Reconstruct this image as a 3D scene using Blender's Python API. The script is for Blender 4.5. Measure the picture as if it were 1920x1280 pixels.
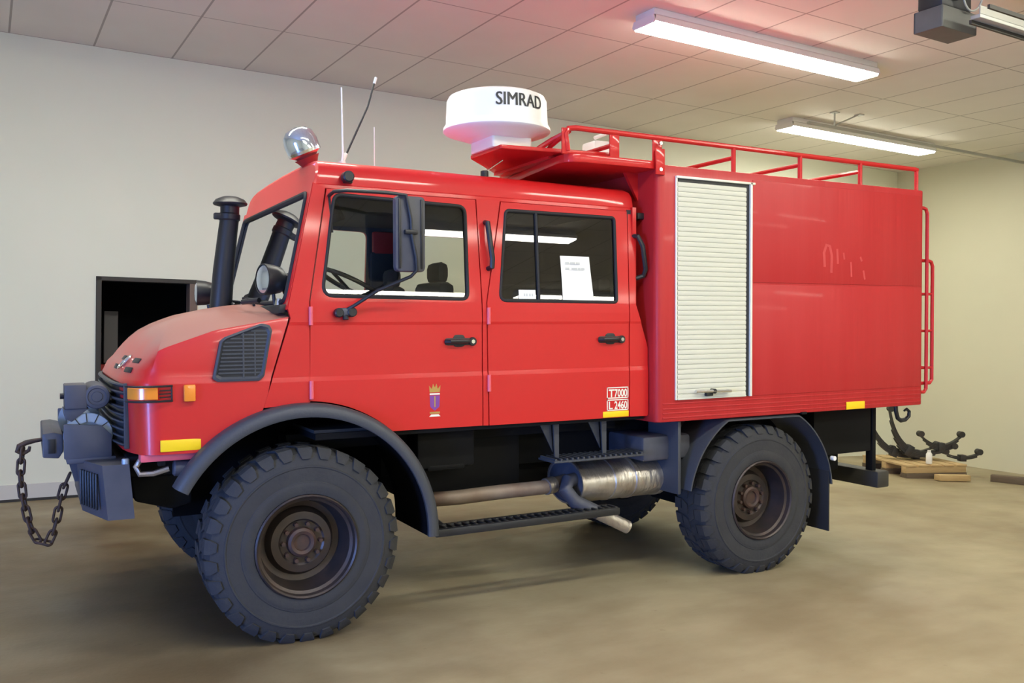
import bpy, bmesh, math, random
from mathutils import Vector, Matrix, geometry
for o in list(bpy.data.objects): bpy.data.objects.remove(o)
S = bpy.context.scene
COL = S.collection
PI = math.pi
random.seed(4)
# ------------------------------------------------------------------ camera
cd = bpy.data.cameras.new('camera'); cam = bpy.data.objects.new('camera', cd); COL.objects.link(cam)
cd.sensor_width = 36.0; cd.lens = 1689.46/1920*36.0; cd.clip_start = .05; cd.clip_end = 200
yaw, pitch, roll = 0.4947, -0.0133, 0.0153
fw = Vector((math.sin(yaw)*math.cos(pitch), math.cos(yaw)*math.cos(pitch), math.sin(pitch)))
rt = Vector((math.cos(yaw), -math.sin(yaw), 0)); up = rt.cross(fw)
c_, s_ = math.cos(roll), math.sin(roll)
r2 = rt*c_ + up*s_; u2 = up*c_ - rt*s_
M = Matrix((r2, u2, -fw)).transposed().to_4x4(); M.translation = (-1.5809, -5.5886, 2.0089)
cam.matrix_world = M
S.camera = cam
# ------------------------------------------------------------------ world, daylight, exposure
S.view_settings.view_transform = 'Standard'; S.view_settings.look = 'None'
S.view_settings.gamma = 1.0; S.view_settings.use_curve_mapping = False
S.view_settings.exposure = 1.3
wd = bpy.data.worlds.new('world'); S.world = wd; wd.use_nodes = True
bg = wd.node_tree.nodes['Background']; bg.inputs[0].default_value = (.45, .65, 1, 1); bg.inputs[1].default_value = .6
ld = bpy.data.lights.new('daylight', 'AREA'); ld.shape = 'RECTANGLE'; ld.size = 4.0; ld.size_y = 2.3
ld.energy = 500; ld.color = (.16, .34, 1.0)
lo = bpy.data.objects.new('daylight', ld); COL.objects.link(lo); lo.location = (-6.75, -4.3, 1.25)
lo.rotation_euler = Vector((1, -.05, 0)).to_track_quat('-Z', 'Z').to_euler()
LAMP = 18.0
# ------------------------------------------------------------------ materials
MATS = {}
def mat(name, col, rough=.5, metal=0., coat=0., noise=None, bump=None, emit=None, spec=.5, alpha=None):
    """noise=(scale, amount, colour2, (sx,sy,sz)); bump=(scale, strength, (sx,sy,sz))"""
    m = bpy.data.materials.new(name); m.use_nodes = True; nt = m.node_tree
    b = nt.nodes['Principled BSDF']; N = nt.nodes.new; L = nt.links.new
    b.inputs['Base Color'].default_value = (*col, 1); b.inputs['Roughness'].default_value = rough
    b.inputs['Metallic'].default_value = metal; b.inputs['Coat Weight'].default_value = coat
    b.inputs['Coat Roughness'].default_value = .08; b.inputs['Specular IOR Level'].default_value = spec
    tc = None
    if noise or bump:
        tc = N('ShaderNodeTexCoord')
    def nz(scale, sc, detail=5):
        mp = N('ShaderNodeMapping'); mp.inputs['Scale'].default_value = sc or (1, 1, 1)
        L(tc.outputs['Object'], mp.inputs[0]); t = N('ShaderNodeTexNoise')
        t.inputs['Scale'].default_value = scale; t.inputs['Detail'].default_value = detail
        L(mp.outputs[0], t.inputs[0]); return t
    if noise:
        sc, amt, c2, st = noise
        t = nz(sc, st); r = N('ShaderNodeValToRGB')
        r.color_ramp.elements[0].position = .5-.28*amt if amt <= 1 else .35
        r.color_ramp.elements[1].position = .5+.28
        L(t.outputs[0], r.inputs[0]); mx = N('ShaderNodeMix'); mx.data_type = 'RGBA'
        mx.inputs[6].default_value = (*col, 1); mx.inputs[7].default_value = (*c2, 1)
        ml = N('ShaderNodeMath'); ml.operation = 'MULTIPLY'; ml.inputs[1].default_value = min(amt, 1)
        L(r.outputs[0], ml.inputs[0]); L(ml.outputs[0], mx.inputs[0]); L(mx.outputs[2], b.inputs['Base Color'])
    if bump:
        sc, stg, st = bump
        t = nz(sc, st, 4); bp = N('ShaderNodeBump'); bp.inputs['Strength'].default_value = stg
        bp.inputs['Distance'].default_value = .02
        L(t.outputs[0], bp.inputs['Height']); L(bp.outputs[0], b.inputs['Normal'])
    if emit:
        b.inputs['Emission Color'].default_value = (*emit[0], 1); b.inputs['Emission Strength'].default_value = emit[1]
    MATS[name] = m
    return m
RED = (.58, .012, .013)
mat('red', RED, .5, spec=.3, coat=.45, bump=(3.0, .04, (1, 1, .6)))
mat('redbox', (.46, .017, .020), .50, coat=.06, spec=.4, bump=(5.0, .32, (1.6, 1, .12)), noise=(2.2, .35, (.54, .04, .04), (2.2, 1, .25)))
mat('hoodred', RED, .4, coat=.2, bump=(3.0, .04, None))
mat('reddark', (.5, .015, .02), .4)
mat('black', (.012, .013, .016), .45)
mat('rubber', (.014, .014, .016), .7)
mat('tyre', (.026, .027, .031), .82, bump=(30, .25, None), noise=(5, .5, (.05, .048, .045), None))
mat('chassis', (.005, .0055, .007), .7, spec=.2)
mat('housing_black', (.003, .003, .004), .9, spec=.1)
mat('flare', (.045, .05, .062), .5, bump=(60, .1, None))
mat('bluegrey', (.05, .055, .075), .5, noise=(7, .6, (.09, .09, .11), None))
mat('rim', (.042, .036, .036), .42, metal=.5, noise=(9, .7, (.09, .06, .05), None))
mat('hub', (.05, .036, .034), .55, metal=.3, noise=(14, .8, (.10, .045, .032), None))
mat('white', (.82, .82, .80), .35)
mat('radome', (.86, .87, .85), .35)
mat('cream', (.80, .79, .68), .45)
mat('shutter', (.64, .64, .54), .45)
mat('yellow', (.95, .62, .01), .4)
mat('orange', (.85, .25, .02), .2, coat=.6)
mat('chrome', (.75, .77, .8), .18, metal=1.)
mat('lens', (.6, .68, .75), .08, metal=.85)
mat('steel', (.55, .53, .50), .38, metal=.85, noise=(6, .8, (.34, .27, .20), None), bump=(9, .6, (2.5, 1, 1)))
mat('pipe', (.30, .25, .20), .6, metal=.4, noise=(5, .9, (.16, .09, .06), None))
mat('chain', (.05, .035, .028), .65, metal=.4, noise=(20, .7, (.09, .045, .03), None))
mat('winchlt', (.30, .38, .50), .35, metal=.3)
mat('interior', (.028, .028, .03), .8)
mat('seat', (.03, .032, .036), .85)
mat('purple', (.20, .05, .28), .5)
mat('gold', (.45, .27, .06), .5)
mat('ghost', (.56, .055, .055), .5)
mat('paper', (.88, .89, .86), .7)
mat('greyink', (.55, .57, .56), .7)
mat('darkred', (.35, .02, .02), .5)
mat('wood', (.55, .40, .20), .7, noise=(4, .8, (.42, .28, .13), (1, 8, 8)))
mat('darkwood', (.10, .075, .05), .75, noise=(4, .7, (.17, .12, .08), (1, 8, 8)))
mat('spring', (.02, .021, .023), .55, noise=(9, .5, (.06, .04, .03), None))
mat('pinkred', (.75, .12, .16), .4)
mat('frame_brown', (.16, .11, .085), .5)
mat('frame_dark', (.035, .032, .026), .55)
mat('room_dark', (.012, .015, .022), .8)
mat('greypanel', (.10, .10, .105), .6)
mat('housing', (.75, .75, .72), .5)
mat('opgrey', (.11, .112, .10), .55, noise=(6, .5, (.15, .15, .135), None))
mat('railsteel', (.42, .42, .38), .45, metal=.3)
mat('lamp', (.9, .9, .9), .4, emit=((1.0, .985, .84), LAMP))
mat('base', (.60, .59, .54), .6)
def glass_mat(name, tint, ior=1.5):
    m = bpy.data.materials.new(name); m.use_nodes = True; nt = m.node_tree; nt.nodes.clear(); N = nt.nodes.new; L = nt.links.new
    o = N('ShaderNodeOutputMaterial'); mx = N('ShaderNodeMixShader'); f = N('ShaderNodeFresnel'); f.inputs[0].default_value = ior
    t = N('ShaderNodeBsdfTransparent'); t.inputs[0].default_value = (*tint, 1)
    g = N('ShaderNodeBsdfGlossy'); g.inputs['Roughness'].default_value = .01
    L(f.outputs[0], mx.inputs[0]); L(t.outputs[0], mx.inputs[1]); L(g.outputs[0], mx.inputs[2]); L(mx.outputs[0], o.inputs[0])
    MATS[name] = m
glass_mat('glass', (.80, .84, .80), 1.55)
glass_mat('darkglass', (.34, .36, .34), 1.9)
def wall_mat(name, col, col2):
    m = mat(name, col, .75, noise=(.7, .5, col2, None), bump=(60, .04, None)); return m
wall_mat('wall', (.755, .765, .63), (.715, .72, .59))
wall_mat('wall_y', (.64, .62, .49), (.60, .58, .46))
# concrete floor
def floor_mat():
    m = bpy.data.materials.new('concrete'); m.use_nodes = True; nt = m.node_tree; N = nt.nodes.new; L = nt.links.new
    b = nt.nodes['Principled BSDF']; tc = N('ShaderNodeTexCoord')
    def nz(scale, det, sc=(1, 1, 1)):
        mp = N('ShaderNodeMapping'); mp.inputs['Scale'].default_value = sc; L(tc.outputs['Object'], mp.inputs[0])
        t = N('ShaderNodeTexNoise'); t.inputs['Scale'].default_value = scale; t.inputs['Detail'].default_value = det; L(mp.outputs[0], t.inputs[0]); return t
    def ramp(t, p0, p1, c0, c1):
        r = N('ShaderNodeValToRGB'); r.color_ramp.elements[0].position = p0; r.color_ramp.elements[1].position = p1
        r.color_ramp.elements[0].color = (*c0, 1); r.color_ramp.elements[1].color = (*c1, 1); L(t.outputs[0], r.inputs[0]); return r
    a = ramp(nz(.55, 5), .35, .68, (.255, .205, .125), (.375, .325, .21))
    d = ramp(nz(2.6, 6, (.6, 1.5, 1)), .38, .7, (.78, .74, .68), (1.1, 1.1, 1.1))
    s = ramp(nz(9, 3), .70, .78, (1, 1, 1), (.62, .55, .5))
    m1 = N('ShaderNodeMix'); m1.data_type = 'RGBA'; m1.blend_type = 'MULTIPLY'; m1.inputs[0].default_value = .5
    L(a.outputs[0], m1.inputs[6]); L(d.outputs[0], m1.inputs[7])
    m2 = N('ShaderNodeMix'); m2.data_type = 'RGBA'; m2.blend_type = 'MULTIPLY'; m2.inputs[0].default_value = .6
    L(m1.outputs[2], m2.inputs[6]); L(s.outputs[0], m2.inputs[7])
    # brown grime patch, painted darker to dim the lamplight on the left floor
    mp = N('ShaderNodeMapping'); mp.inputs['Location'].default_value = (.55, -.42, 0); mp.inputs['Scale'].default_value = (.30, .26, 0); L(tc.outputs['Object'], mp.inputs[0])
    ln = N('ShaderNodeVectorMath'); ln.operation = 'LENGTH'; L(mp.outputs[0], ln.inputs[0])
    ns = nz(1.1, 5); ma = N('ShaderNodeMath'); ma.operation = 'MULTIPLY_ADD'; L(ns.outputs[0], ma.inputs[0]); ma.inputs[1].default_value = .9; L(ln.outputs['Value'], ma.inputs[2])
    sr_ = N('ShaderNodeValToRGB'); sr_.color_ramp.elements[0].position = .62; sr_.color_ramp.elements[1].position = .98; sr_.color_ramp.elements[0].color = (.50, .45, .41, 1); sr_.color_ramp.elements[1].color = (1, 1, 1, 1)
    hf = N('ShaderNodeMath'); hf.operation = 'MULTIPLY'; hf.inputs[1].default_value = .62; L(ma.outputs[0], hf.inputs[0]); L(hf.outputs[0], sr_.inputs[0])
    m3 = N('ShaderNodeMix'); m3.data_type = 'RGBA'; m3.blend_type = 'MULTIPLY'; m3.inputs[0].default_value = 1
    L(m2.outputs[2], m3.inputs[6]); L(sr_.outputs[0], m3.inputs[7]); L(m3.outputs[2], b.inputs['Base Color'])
    rr = ramp(nz(1.4, 4), .3, .7, (.34,)*3, (.55,)*3); L(rr.outputs[0], b.inputs['Roughness'])
    b.inputs['Specular IOR Level'].default_value = .35
    bp = N('ShaderNodeBump'); bp.inputs['Strength'].default_value = .08; bp.inputs['Distance'].default_value = .02
    t = nz(26, 4); L(t.outputs[0], bp.inputs['Height']); L(bp.outputs[0], b.inputs['Normal'])
    MATS['concrete'] = m
floor_mat()
def tile_mat():
    m = bpy.data.materials.new('ceiling_tiles'); m.use_nodes = True; nt = m.node_tree; N = nt.nodes.new; L = nt.links.new
    b = nt.nodes['Principled BSDF']; b.inputs['Roughness'].default_value = .85
    tc = N('ShaderNodeTexCoord'); sp = N('ShaderNodeSeparateXYZ'); L(tc.outputs['Object'], sp.inputs[0])
    def line(out, off, pitch, w):
        a = N('ShaderNodeMath'); a.operation = 'SUBTRACT'; L(out, a.inputs[0]); a.inputs[1].default_value = off
        d = N('ShaderNodeMath'); d.operation = 'DIVIDE'; L(a.outputs[0], d.inputs[0]); d.inputs[1].default_value = pitch
        f = N('ShaderNodeMath'); f.operation = 'FRACT'; L(d.outputs[0], f.inputs[0])
        p = N('ShaderNodeMath'); p.operation = 'PINGPONG'; L(d.outputs[0], p.inputs[0]); p.inputs[1].default_value = .5
        l = N('ShaderNodeMath'); l.operation = 'LESS_THAN'; L(p.outputs[0], l.inputs[0]); l.inputs[1].default_value = w/pitch
        return l
    a = line(sp.outputs[0], -1.56, .854, .011); c = line(sp.outputs[1], 5.93, 1.71, .008)
    mxx = N('ShaderNodeMath'); mxx.operation = 'MAXIMUM'; L(a.outputs[0], mxx.inputs[0]); L(c.outputs[0], mxx.inputs[1])
    t = N('ShaderNodeTexNoise'); t.inputs['Scale'].default_value = 1.2; L(tc.outputs['Object'], t.inputs[0])
    r = N('ShaderNodeValToRGB'); r.color_ramp.elements[0].color = (.72, .68, .62, 1); r.color_ramp.elements[1].color = (.82, .775, .71, 1); L(t.outputs[0], r.inputs[0])
    mx = N('ShaderNodeMix'); mx.data_type = 'RGBA'; L(mxx.outputs[0], mx.inputs[0]); L(r.outputs[0], mx.inputs[6]); mx.inputs[7].default_value = (.42, .38, .34, 1)
    L(mx.outputs[2], b.inputs['Base Color'])
    t2 = N('ShaderNodeTexNoise'); t2.inputs['Scale'].default_value = 90; L(tc.outputs['Object'], t2.inputs[0])
    bp = N('ShaderNodeBump'); bp.inputs['Strength'].default_value = .1; bp.inputs['Distance'].default_value = .01; L(t2.outputs[0], bp.inputs['Height']); L(bp.outputs[0], b.inputs['Normal'])
    MATS['tiles'] = m
tile_mat()
def dusty():   # red paint with a film of dust lying on upward faces of the bonnet
    m = MATS['hoodred']; nt = m.node_tree; N = nt.nodes.new; L = nt.links.new; b = nt.nodes['Principled BSDF']
    tc = N('ShaderNodeTexCoord'); t = N('ShaderNodeTexNoise'); t.inputs['Scale'].default_value = 3.0; t.inputs['Detail'].default_value = 6; L(tc.outputs['Object'], t.inputs[0])
    sx = N('ShaderNodeSeparateXYZ'); L(tc.outputs['Normal'], sx.inputs[0])
    ad = N('ShaderNodeMath'); ad.operation = 'MULTIPLY_ADD'; L(t.outputs[0], ad.inputs[0]); ad.inputs[1].default_value = .35; L(sx.outputs[2], ad.inputs[2])
    r = N('ShaderNodeValToRGB'); r.color_ramp.elements[0].position = .58; r.color_ramp.elements[1].position = 1.0; r.color_ramp.elements[1].color = (.8, .8, .8, 1); L(ad.outputs[0], r.inputs[0])
    mx = N('ShaderNodeMix'); mx.data_type = 'RGBA'; L(r.outputs[0], mx.inputs[0]); mx.inputs[6].default_value = (*RED, 1); mx.inputs[7].default_value = (.30, .185, .15, 1)
    L(mx.outputs[2], b.inputs['Base Color'])
dusty()
# ------------------------------------------------------------------ mesh helpers
class G:
    """collects shapes in one bmesh, each with its material"""
    def __init__(s, *mats): s.bm = bmesh.new(); s.mats = list(mats) or ['red']; s.i = 0
    def use(s, m):
        if m not in s.mats: s.mats.append(m)
        s.i = s.mats.index(m); return s
    def add(s, vs, fs):
        V = [s.bm.verts.new(v) for v in vs]
        for f in fs:
            try: fc = s.bm.faces.new([V[k] for k in f]); fc.material_index = s.i
            except ValueError: pass
        return s
    def merge(s, t):
        me = bpy.data.meshes.new('t'); t.to_mesh(me); t.free()
        n = len(s.bm.faces); s.bm.from_mesh(me); bpy.data.meshes.remove(me); s.bm.faces.ensure_lookup_table()
        for f in s.bm.faces[n:]: f.material_index = s.i
        return s
    def box(s, c, d, bev=0, rot=None, seg=2):
        t = bmesh.new(); bmesh.ops.create_cube(t, size=1); bmesh.ops.scale(t, vec=d, verts=t.verts)
        if bev: bmesh.ops.bevel(t, geom=t.edges[:], offset=bev, segments=seg, profile=.5, affect='EDGES')
        if rot is not None: bmesh.ops.rotate(t, cent=(0, 0, 0), matrix=rot, verts=t.verts)
        bmesh.ops.translate(t, vec=c, verts=t.verts); return s.merge(t)
    def bb(s, a, b, bev=0):
        return s.box([(a[i]+b[i])/2 for i in range(3)], [abs(b[i]-a[i]) for i in range(3)], bev)
    def prism(s, poly, d0, d1, ax='y', bev=0):
        t = bmesh.new(); f = {'y': lambda p, d: (p[0], d, p[1]), 'z': lambda p, d: (p[0], p[1], d), 'x': lambda p, d: (d, p[0], p[1])}[ax]
        A = [t.verts.new(f(p, d0)) for p in poly]; B = [t.verts.new(f(p, d1)) for p in poly]; n = len(poly)
        t.faces.new(A); t.faces.new(B[::-1])
        for i in range(n): t.faces.new((A[i], B[i], B[(i+1) % n], A[(i+1) % n]))
        bmesh.ops.recalc_face_normals(t, faces=t.faces)
        if bev: bmesh.ops.bevel(t, geom=t.edges[:], offset=bev, segments=2, profile=.5, affect='EDGES')
        return s.merge(t)
    def lathe(s, prof, org=(0, 0, 0), axis=(0, 0, 1), n=32, closed=False):
        ax = Vector(axis).normalized(); a = ax.orthogonal().normalized(); b = ax.cross(a); o = Vector(org)
        vs, fs, m = [], [], len(prof)
        for k in range(n):
            th = 2*PI*k/n; d = a*math.cos(th)+b*math.sin(th)
            for r, h in prof: vs.append(o+d*r+ax*h)
        for k in range(n):
            k2 = (k+1) % n
            for j in range(m if closed else m-1):
                j2 = (j+1) % m; fs.append((k*m+j, k2*m+j, k2*m+j2, k*m+j2))
        t = bmesh.new(); V = [t.verts.new(v) for v in vs]
        for f in fs:
            try: t.faces.new([V[i] for i in f])
            except ValueError: pass
        bmesh.ops.remove_doubles(t, verts=t.verts, dist=1e-5); bmesh.ops.recalc_face_normals(t, faces=t.faces)
        return s.merge(t)
    def cyl(s, p0, p1, r, r1=None, n=20, bev=0):
        p0, p1 = Vector(p0), Vector(p1); h = (p1-p0).length; r1 = r if r1 is None else r1
        pr = [(0, 0), (r, 0), (r1, h), (0, h)] if not bev else [(0, 0), (r-bev, 0), (r, bev), (r1, h-bev), (r1-bev, h), (0, h)]
        return s.lathe(pr, p0, p1-p0, n)
    def tube(s, pts, r, n=8, closed=False):
        P = [Vector(p) for p in pts]; m = len(P); vs, fs = [], []; pa = None
        for i, p in enumerate(P):
            t = (P[(i+1) % m]-P[i-1]) if closed else (P[min(i+1, m-1)]-P[max(i-1, 0)])
            t.normalize(); a = t.orthogonal().normalized() if pa is None else (pa-t*pa.dot(t)).normalized(); pa = a; b = t.cross(a)
            rr = r[i] if isinstance(r, (list, tuple)) else r
            for k in range(n): th = 2*PI*k/n; vs.append(p+(a*math.cos(th)+b*math.sin(th))*rr)
        for i in range(m if closed else m-1):
            j = (i+1) % m
            for k in range(n): fs.append((i*n+k, i*n+(k+1) % n, j*n+(k+1) % n, j*n+k))
        if not closed: fs += [tuple(range(n))[::-1], tuple((m-1)*n+k for k in range(n))]
        return s.add(vs, fs)
    def strip(s, A, B):
        n = len(A); return s.add(list(A)+list(B), [(i, i+1, n+i+1, n+i) for i in range(n-1)])
    def loft(s, rings, closed=False, caps=(0, 0)):
        n = len(rings[0]); vs = [v for r in rings for v in r]; fs = []
        for i in range(len(rings)-1):
            for k in range(n if closed else n-1): k2 = (k+1) % n; fs.append((i*n+k, i*n+k2, (i+1)*n+k2, (i+1)*n+k))
        if caps[0]: fs.append(tuple(range(n)))
        if caps[1]: fs.append(tuple((len(rings)-1)*n+k for k in range(n))[::-1])
        return s.add(vs, fs)
    def build(s, name, parent=None, smooth=35, recalc=False, loc=None):
        if recalc: bmesh.ops.recalc_face_normals(s.bm, faces=s.bm.faces)
        me = bpy.data.meshes.new(name); s.bm.to_mesh(me); s.bm.free()
        for m in s.mats: me.materials.append(MATS[m])
        if smooth:
            for p in me.polygons: p.use_smooth = True
            me.set_sharp_from_angle(angle=math.radians(smooth))
        o = bpy.data.objects.new(name, me); COL.objects.link(o)
        if parent: o.parent = parent
        if loc: o.location = loc
        return o
def thing(name, label, cat, loc=(0, 0, 0), rot=(0, 0, 0), group=None):
    o = bpy.data.objects.new(name, None); COL.objects.link(o); o.location = loc; o.rotation_euler = rot
    o.empty_display_size = .1
    o['label'] = label; o['category'] = cat
    if group: o['group'] = group
    return o
def tag(o, label, cat, group=None):
    o['label'] = label; o['category'] = cat
    if group: o['group'] = group
    return o
def struct(o): o['kind'] = 'structure'; return o
def rect(x0, z0, x1, z1): return [(x0, z0), (x1, z0), (x1, z1), (x0, z1)]
def rpoly(pts, r, n=5):
    out = []; m = len(pts)
    for i in range(m):
        p = Vector(pts[i]); a = Vector(pts[i-1])-p; b = Vector(pts[(i+1) % m])-p
        rr = r[i] if isinstance(r, (list, tuple)) else r
        if rr <= 0: out.append(tuple(p)); continue
        la, lb = a.length, b.length; a.normalize(); b.normalize(); ang = a.angle(b); d = min(rr/math.tan(ang/2), la*.49, lb*.49)
        A, B = p+a*d, p+b*d
        for k in range(n+1):
            t = k/n; out.append(tuple(A*(1-t)**2+p*2*t*(1-t)+B*t*t))
    return out
def text_geo(body, size, bold=0.0, sx=1.0):
    cu = bpy.data.curves.new('t', 'FONT'); cu.body = body; cu.size = size; cu.offset = bold; cu.align_x = 'LEFT'; cu.resolution_u = 3
    ob = bpy.data.objects.new('t', cu); COL.objects.link(ob); dg = bpy.context.evaluated_depsgraph_get(); dg.update()
    me = bpy.data.meshes.new_from_object(ob.evaluated_get(dg)); bpy.data.objects.remove(ob)
    V = [(v.co.x*sx, v.co.y) for v in me.vertices]; F = [tuple(p.vertices) for p in me.polygons]; bpy.data.meshes.remove(me)
    x0 = min(v[0] for v in V); V = [(x-x0, y) for x, y in V]; return V, F, max(v[0] for v in V), max(v[1] for v in V)
# ------------------------------------------------------------------ the room (its axes turned 2 degrees against the truck)
RZ = .0355
cr, sr = math.cos(RZ), math.sin(RZ)
def room(x, y): return (x*cr-y*sr, x*sr+y*cr)           # room frame -> world
YB, XR, XL, YF, H = 5.945, 13.64, -6.6, -16.0, 5.2
def zf(xr): return 0 if xr < 4.6 else -.0381*(xr-4.6)   # the floor falls a little towards the right wall
def rset(o): o.rotation_euler = (0, 0, RZ); return o
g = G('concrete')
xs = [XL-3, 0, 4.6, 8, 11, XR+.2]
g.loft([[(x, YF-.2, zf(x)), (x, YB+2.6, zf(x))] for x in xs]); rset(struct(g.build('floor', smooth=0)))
g = G('tiles'); g.bb((XL-.2, YF-.2, H), (XR+.2, YB+.2, H+.1)); rset(struct(g.build('ceiling', smooth=0)))
DX0, DX1, DZ = -.66, .47, 2.555
g = G('wall')
g.bb((XL, YB, -.0), (DX0, YB+.2, H)); g.bb((DX1, YB, 0), (XR, YB+.2, H)); g.bb((DX0, YB, DZ), (DX1, YB+.2, H))
g.bb((4.6, YB, -.4), (XR, YB+.2, 0))
rset(struct(g.build('wall_back', smooth=0)))
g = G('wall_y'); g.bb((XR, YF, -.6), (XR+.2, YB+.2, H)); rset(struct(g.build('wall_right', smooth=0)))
g = G('wall'); g.bb((XL, YF-.2, -.4), (XR, YF, H)); rset(struct(g.build('wall_front', smooth=0)))
g = G('wall'); g.bb((XL-.2, YF, 0), (XL, -6.2, H)); g.bb((XL-.2, -2.0, 0), (XL, YB+.2, H)); g.bb((XL-.2, -6.2, 2.5), (XL, -2.0, H))
rset(struct(g.build('wall_left', smooth=0)))
g = G('base'); g.bb((XL, YB-.022, 0.0), (DX0-.06, YB, .19), .004); rset(struct(g.build('baseboard_back', smooth=0)))
g = G('frame_dark'); g.bb((XL, YB-.026, -.0), (DX0-.06, YB-.022, .03)); rset(struct(g.build('trim_1', smooth=0)))
# doorway in the back wall and the unlit room behind it
g = G('frame_dark', 'frame_brown'); g.bb((DX0, YB-.015, 0), (DX0+.06, YB+.2, DZ), .004); g.bb((DX0, YB-.015, DZ-.05), (DX1, YB+.2, DZ), .004)
g.use('frame_brown').bb((DX1-.09, YB-.02, 0), (DX1, YB+.2, DZ-.05), .004); d1 = rset(struct(g.build('door_1', smooth=0)))
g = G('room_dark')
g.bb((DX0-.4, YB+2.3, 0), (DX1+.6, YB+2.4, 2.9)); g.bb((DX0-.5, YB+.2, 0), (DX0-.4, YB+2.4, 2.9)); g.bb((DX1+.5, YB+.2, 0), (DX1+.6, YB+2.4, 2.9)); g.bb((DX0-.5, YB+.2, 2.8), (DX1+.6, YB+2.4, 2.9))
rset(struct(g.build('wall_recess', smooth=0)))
g = G('greypanel', 'darkred'); g.bb((-.08, -.08, 1.52), (.08, .08, 2.16), .006); g.use('darkred').bb((-.13, -.11, 0), (.13, .11, 1.50), .01)
o = g.build('locker', smooth=0); o.location = (*room(-.42, YB+.75), 0); o.rotation_euler = (0, 0, RZ)
tag(o, 'dark red locker with grey upright top inside the dark doorway', 'locker')
# ------------------------------------------------------------------ ceiling lights
def ceiling_light(x, y, L, label, group=None):
    wx, wy = room(x, y)
    t = thing('ceiling_light', label, 'ceiling light', (wx, wy, H), (0, 0, RZ), group)
    g = G('housing'); g.box((0, 0, -.035), (L-.06, .30, .07), .008); g.build('housing', t)
    prof = [(-.15, -.07), (-.172, -.12), (-.150, -.148), (.150, -.148), (.172, -.12), (.15, -.07)]
    g = G('lamp'); g.prism([(-.150, -.160), (.150, -.160), (.156, -.15), (.156, -.125), (-.156, -.125), (-.156, -.15)], -L/2+.03, L/2-.03, 'x', .004); g.build('diffuser', t, 20)
    g = G('housing'); hp = [(-.15, -.06), (-.175, -.08), (-.17, -.135), (-.158, -.135), (-.155, -.12), (.155, -.12), (.158, -.135), (.17, -.135), (.175, -.08), (.15, -.06)]; g.loft([[(x, y, z) for y, z in hp] for x in (-L/2+.03, L/2-.03)], closed=True); g.build('reflector_tray', t, recalc=True)
    for s in (-1, 1):
        g = G('housing'); g.prism([(a*1.03, b-.004*(b < -.08)) for a, b in prof], s*(L/2-.03), s*(L/2-.012), 'x'); g.build('end_cap', t)
    return t
ceiling_light(5.56, 1.62, 3.40, 'bright fluorescent ceiling light nearest the viewer, above the red equipment box')
ceiling_light(10.12, 4.02, 3.40, 'smaller-looking fluorescent ceiling light farther back beside the thin ceiling rail')
for x, y in ((.7, -3.2), (.6, -8.05), (.6, -12.95), (5.3, -3.2), (5.2, -8.05), (9.8, -8.05), (5.2, -12.95), (9.8, -12.95)):  # leftmost lamp of each row is added to brighten truck side and left wall
    ceiling_light(x, y, 3.4, 'fluorescent ceiling light behind the viewpoint, out of view, some mirrored in the cab windows, leftmost ones added as fill', 'ceiling lights behind the viewpoint')
ceiling_light(-.7, 1.62, 3.4, 'fluorescent ceiling light just above the top edge of the picture, over the truck front')
# thin rail below the ceiling with its bracket
wx, wy = room(8.2, 3.36)
t = thing('ceiling_rail', 'thin grey rail hung under the ceiling behind the smaller ceiling light', 'rail', (wx, wy, 4.98), (0, 0, RZ))
g = G('railsteel'); g.bb((0, -.02, -.02), (5.4, .02, .02), .004); g.build('rail', t)
g = G('railsteel'); g.tube([(.55, 0, .02), (.55, 0, .22)], .013); g.tube([(.55, 0, .03), (.95, -.1, .22)], .011); g.bb((.50, -.05, .205), (.60, .05, .22)); g.bb((.9, -.15, .205), (1.0, -.05, .22)); g.build('bracket', t)
# garage door operator, top right
t = thing('door_operator', 'dark motor unit with looped cable hanging under the ceiling, top right corner', 'door motor', (4.66, -1.0, 4.4), (0, 0, RZ))
g = G('opgrey'); g.prism(rpoly([(-.04, .0), (.40, .0), (.40, .25), (-.04, .25)], .01), 0, .17, 'z', .008); g.build('cover', t)
g = G('black'); g.box((.16, .12, .36), (.38, .22, .38), .02); g.cyl((-.13, .12, .36), (-.05, .12, .36), .10, n=24, bev=.02); g.cyl((.12, -.05, .36), (.12, .03, .36), .13, n=24, bev=.02); g.build('motor', t)
g = G('railsteel'); g.tube([(.26+.14*math.cos(a), -.06-.02*math.sin(a), .36+.20*math.sin(a)) for a in [PI*(.9+k/14*1.15) for k in range(15)]], .008); g.build('cable', t)
g = G('black'); g.tube([(.1, .12, .5), (.1, .12, .8)], .03); g.build('bracket', t)
g = G('railsteel', 'frame_dark')
g.bb((.1, -.22, .03), (2.6, -.14, .06), .004); g.bb((.1, -.22, .06), (2.6, -.21, .12)); g.use('frame_dark').bb((.1, -.15, .0), (2.6, -.13, .03)); g.bb((-.1, -.42, .0), (2.6, -.40, .03))
g.build('rail', t)
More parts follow.
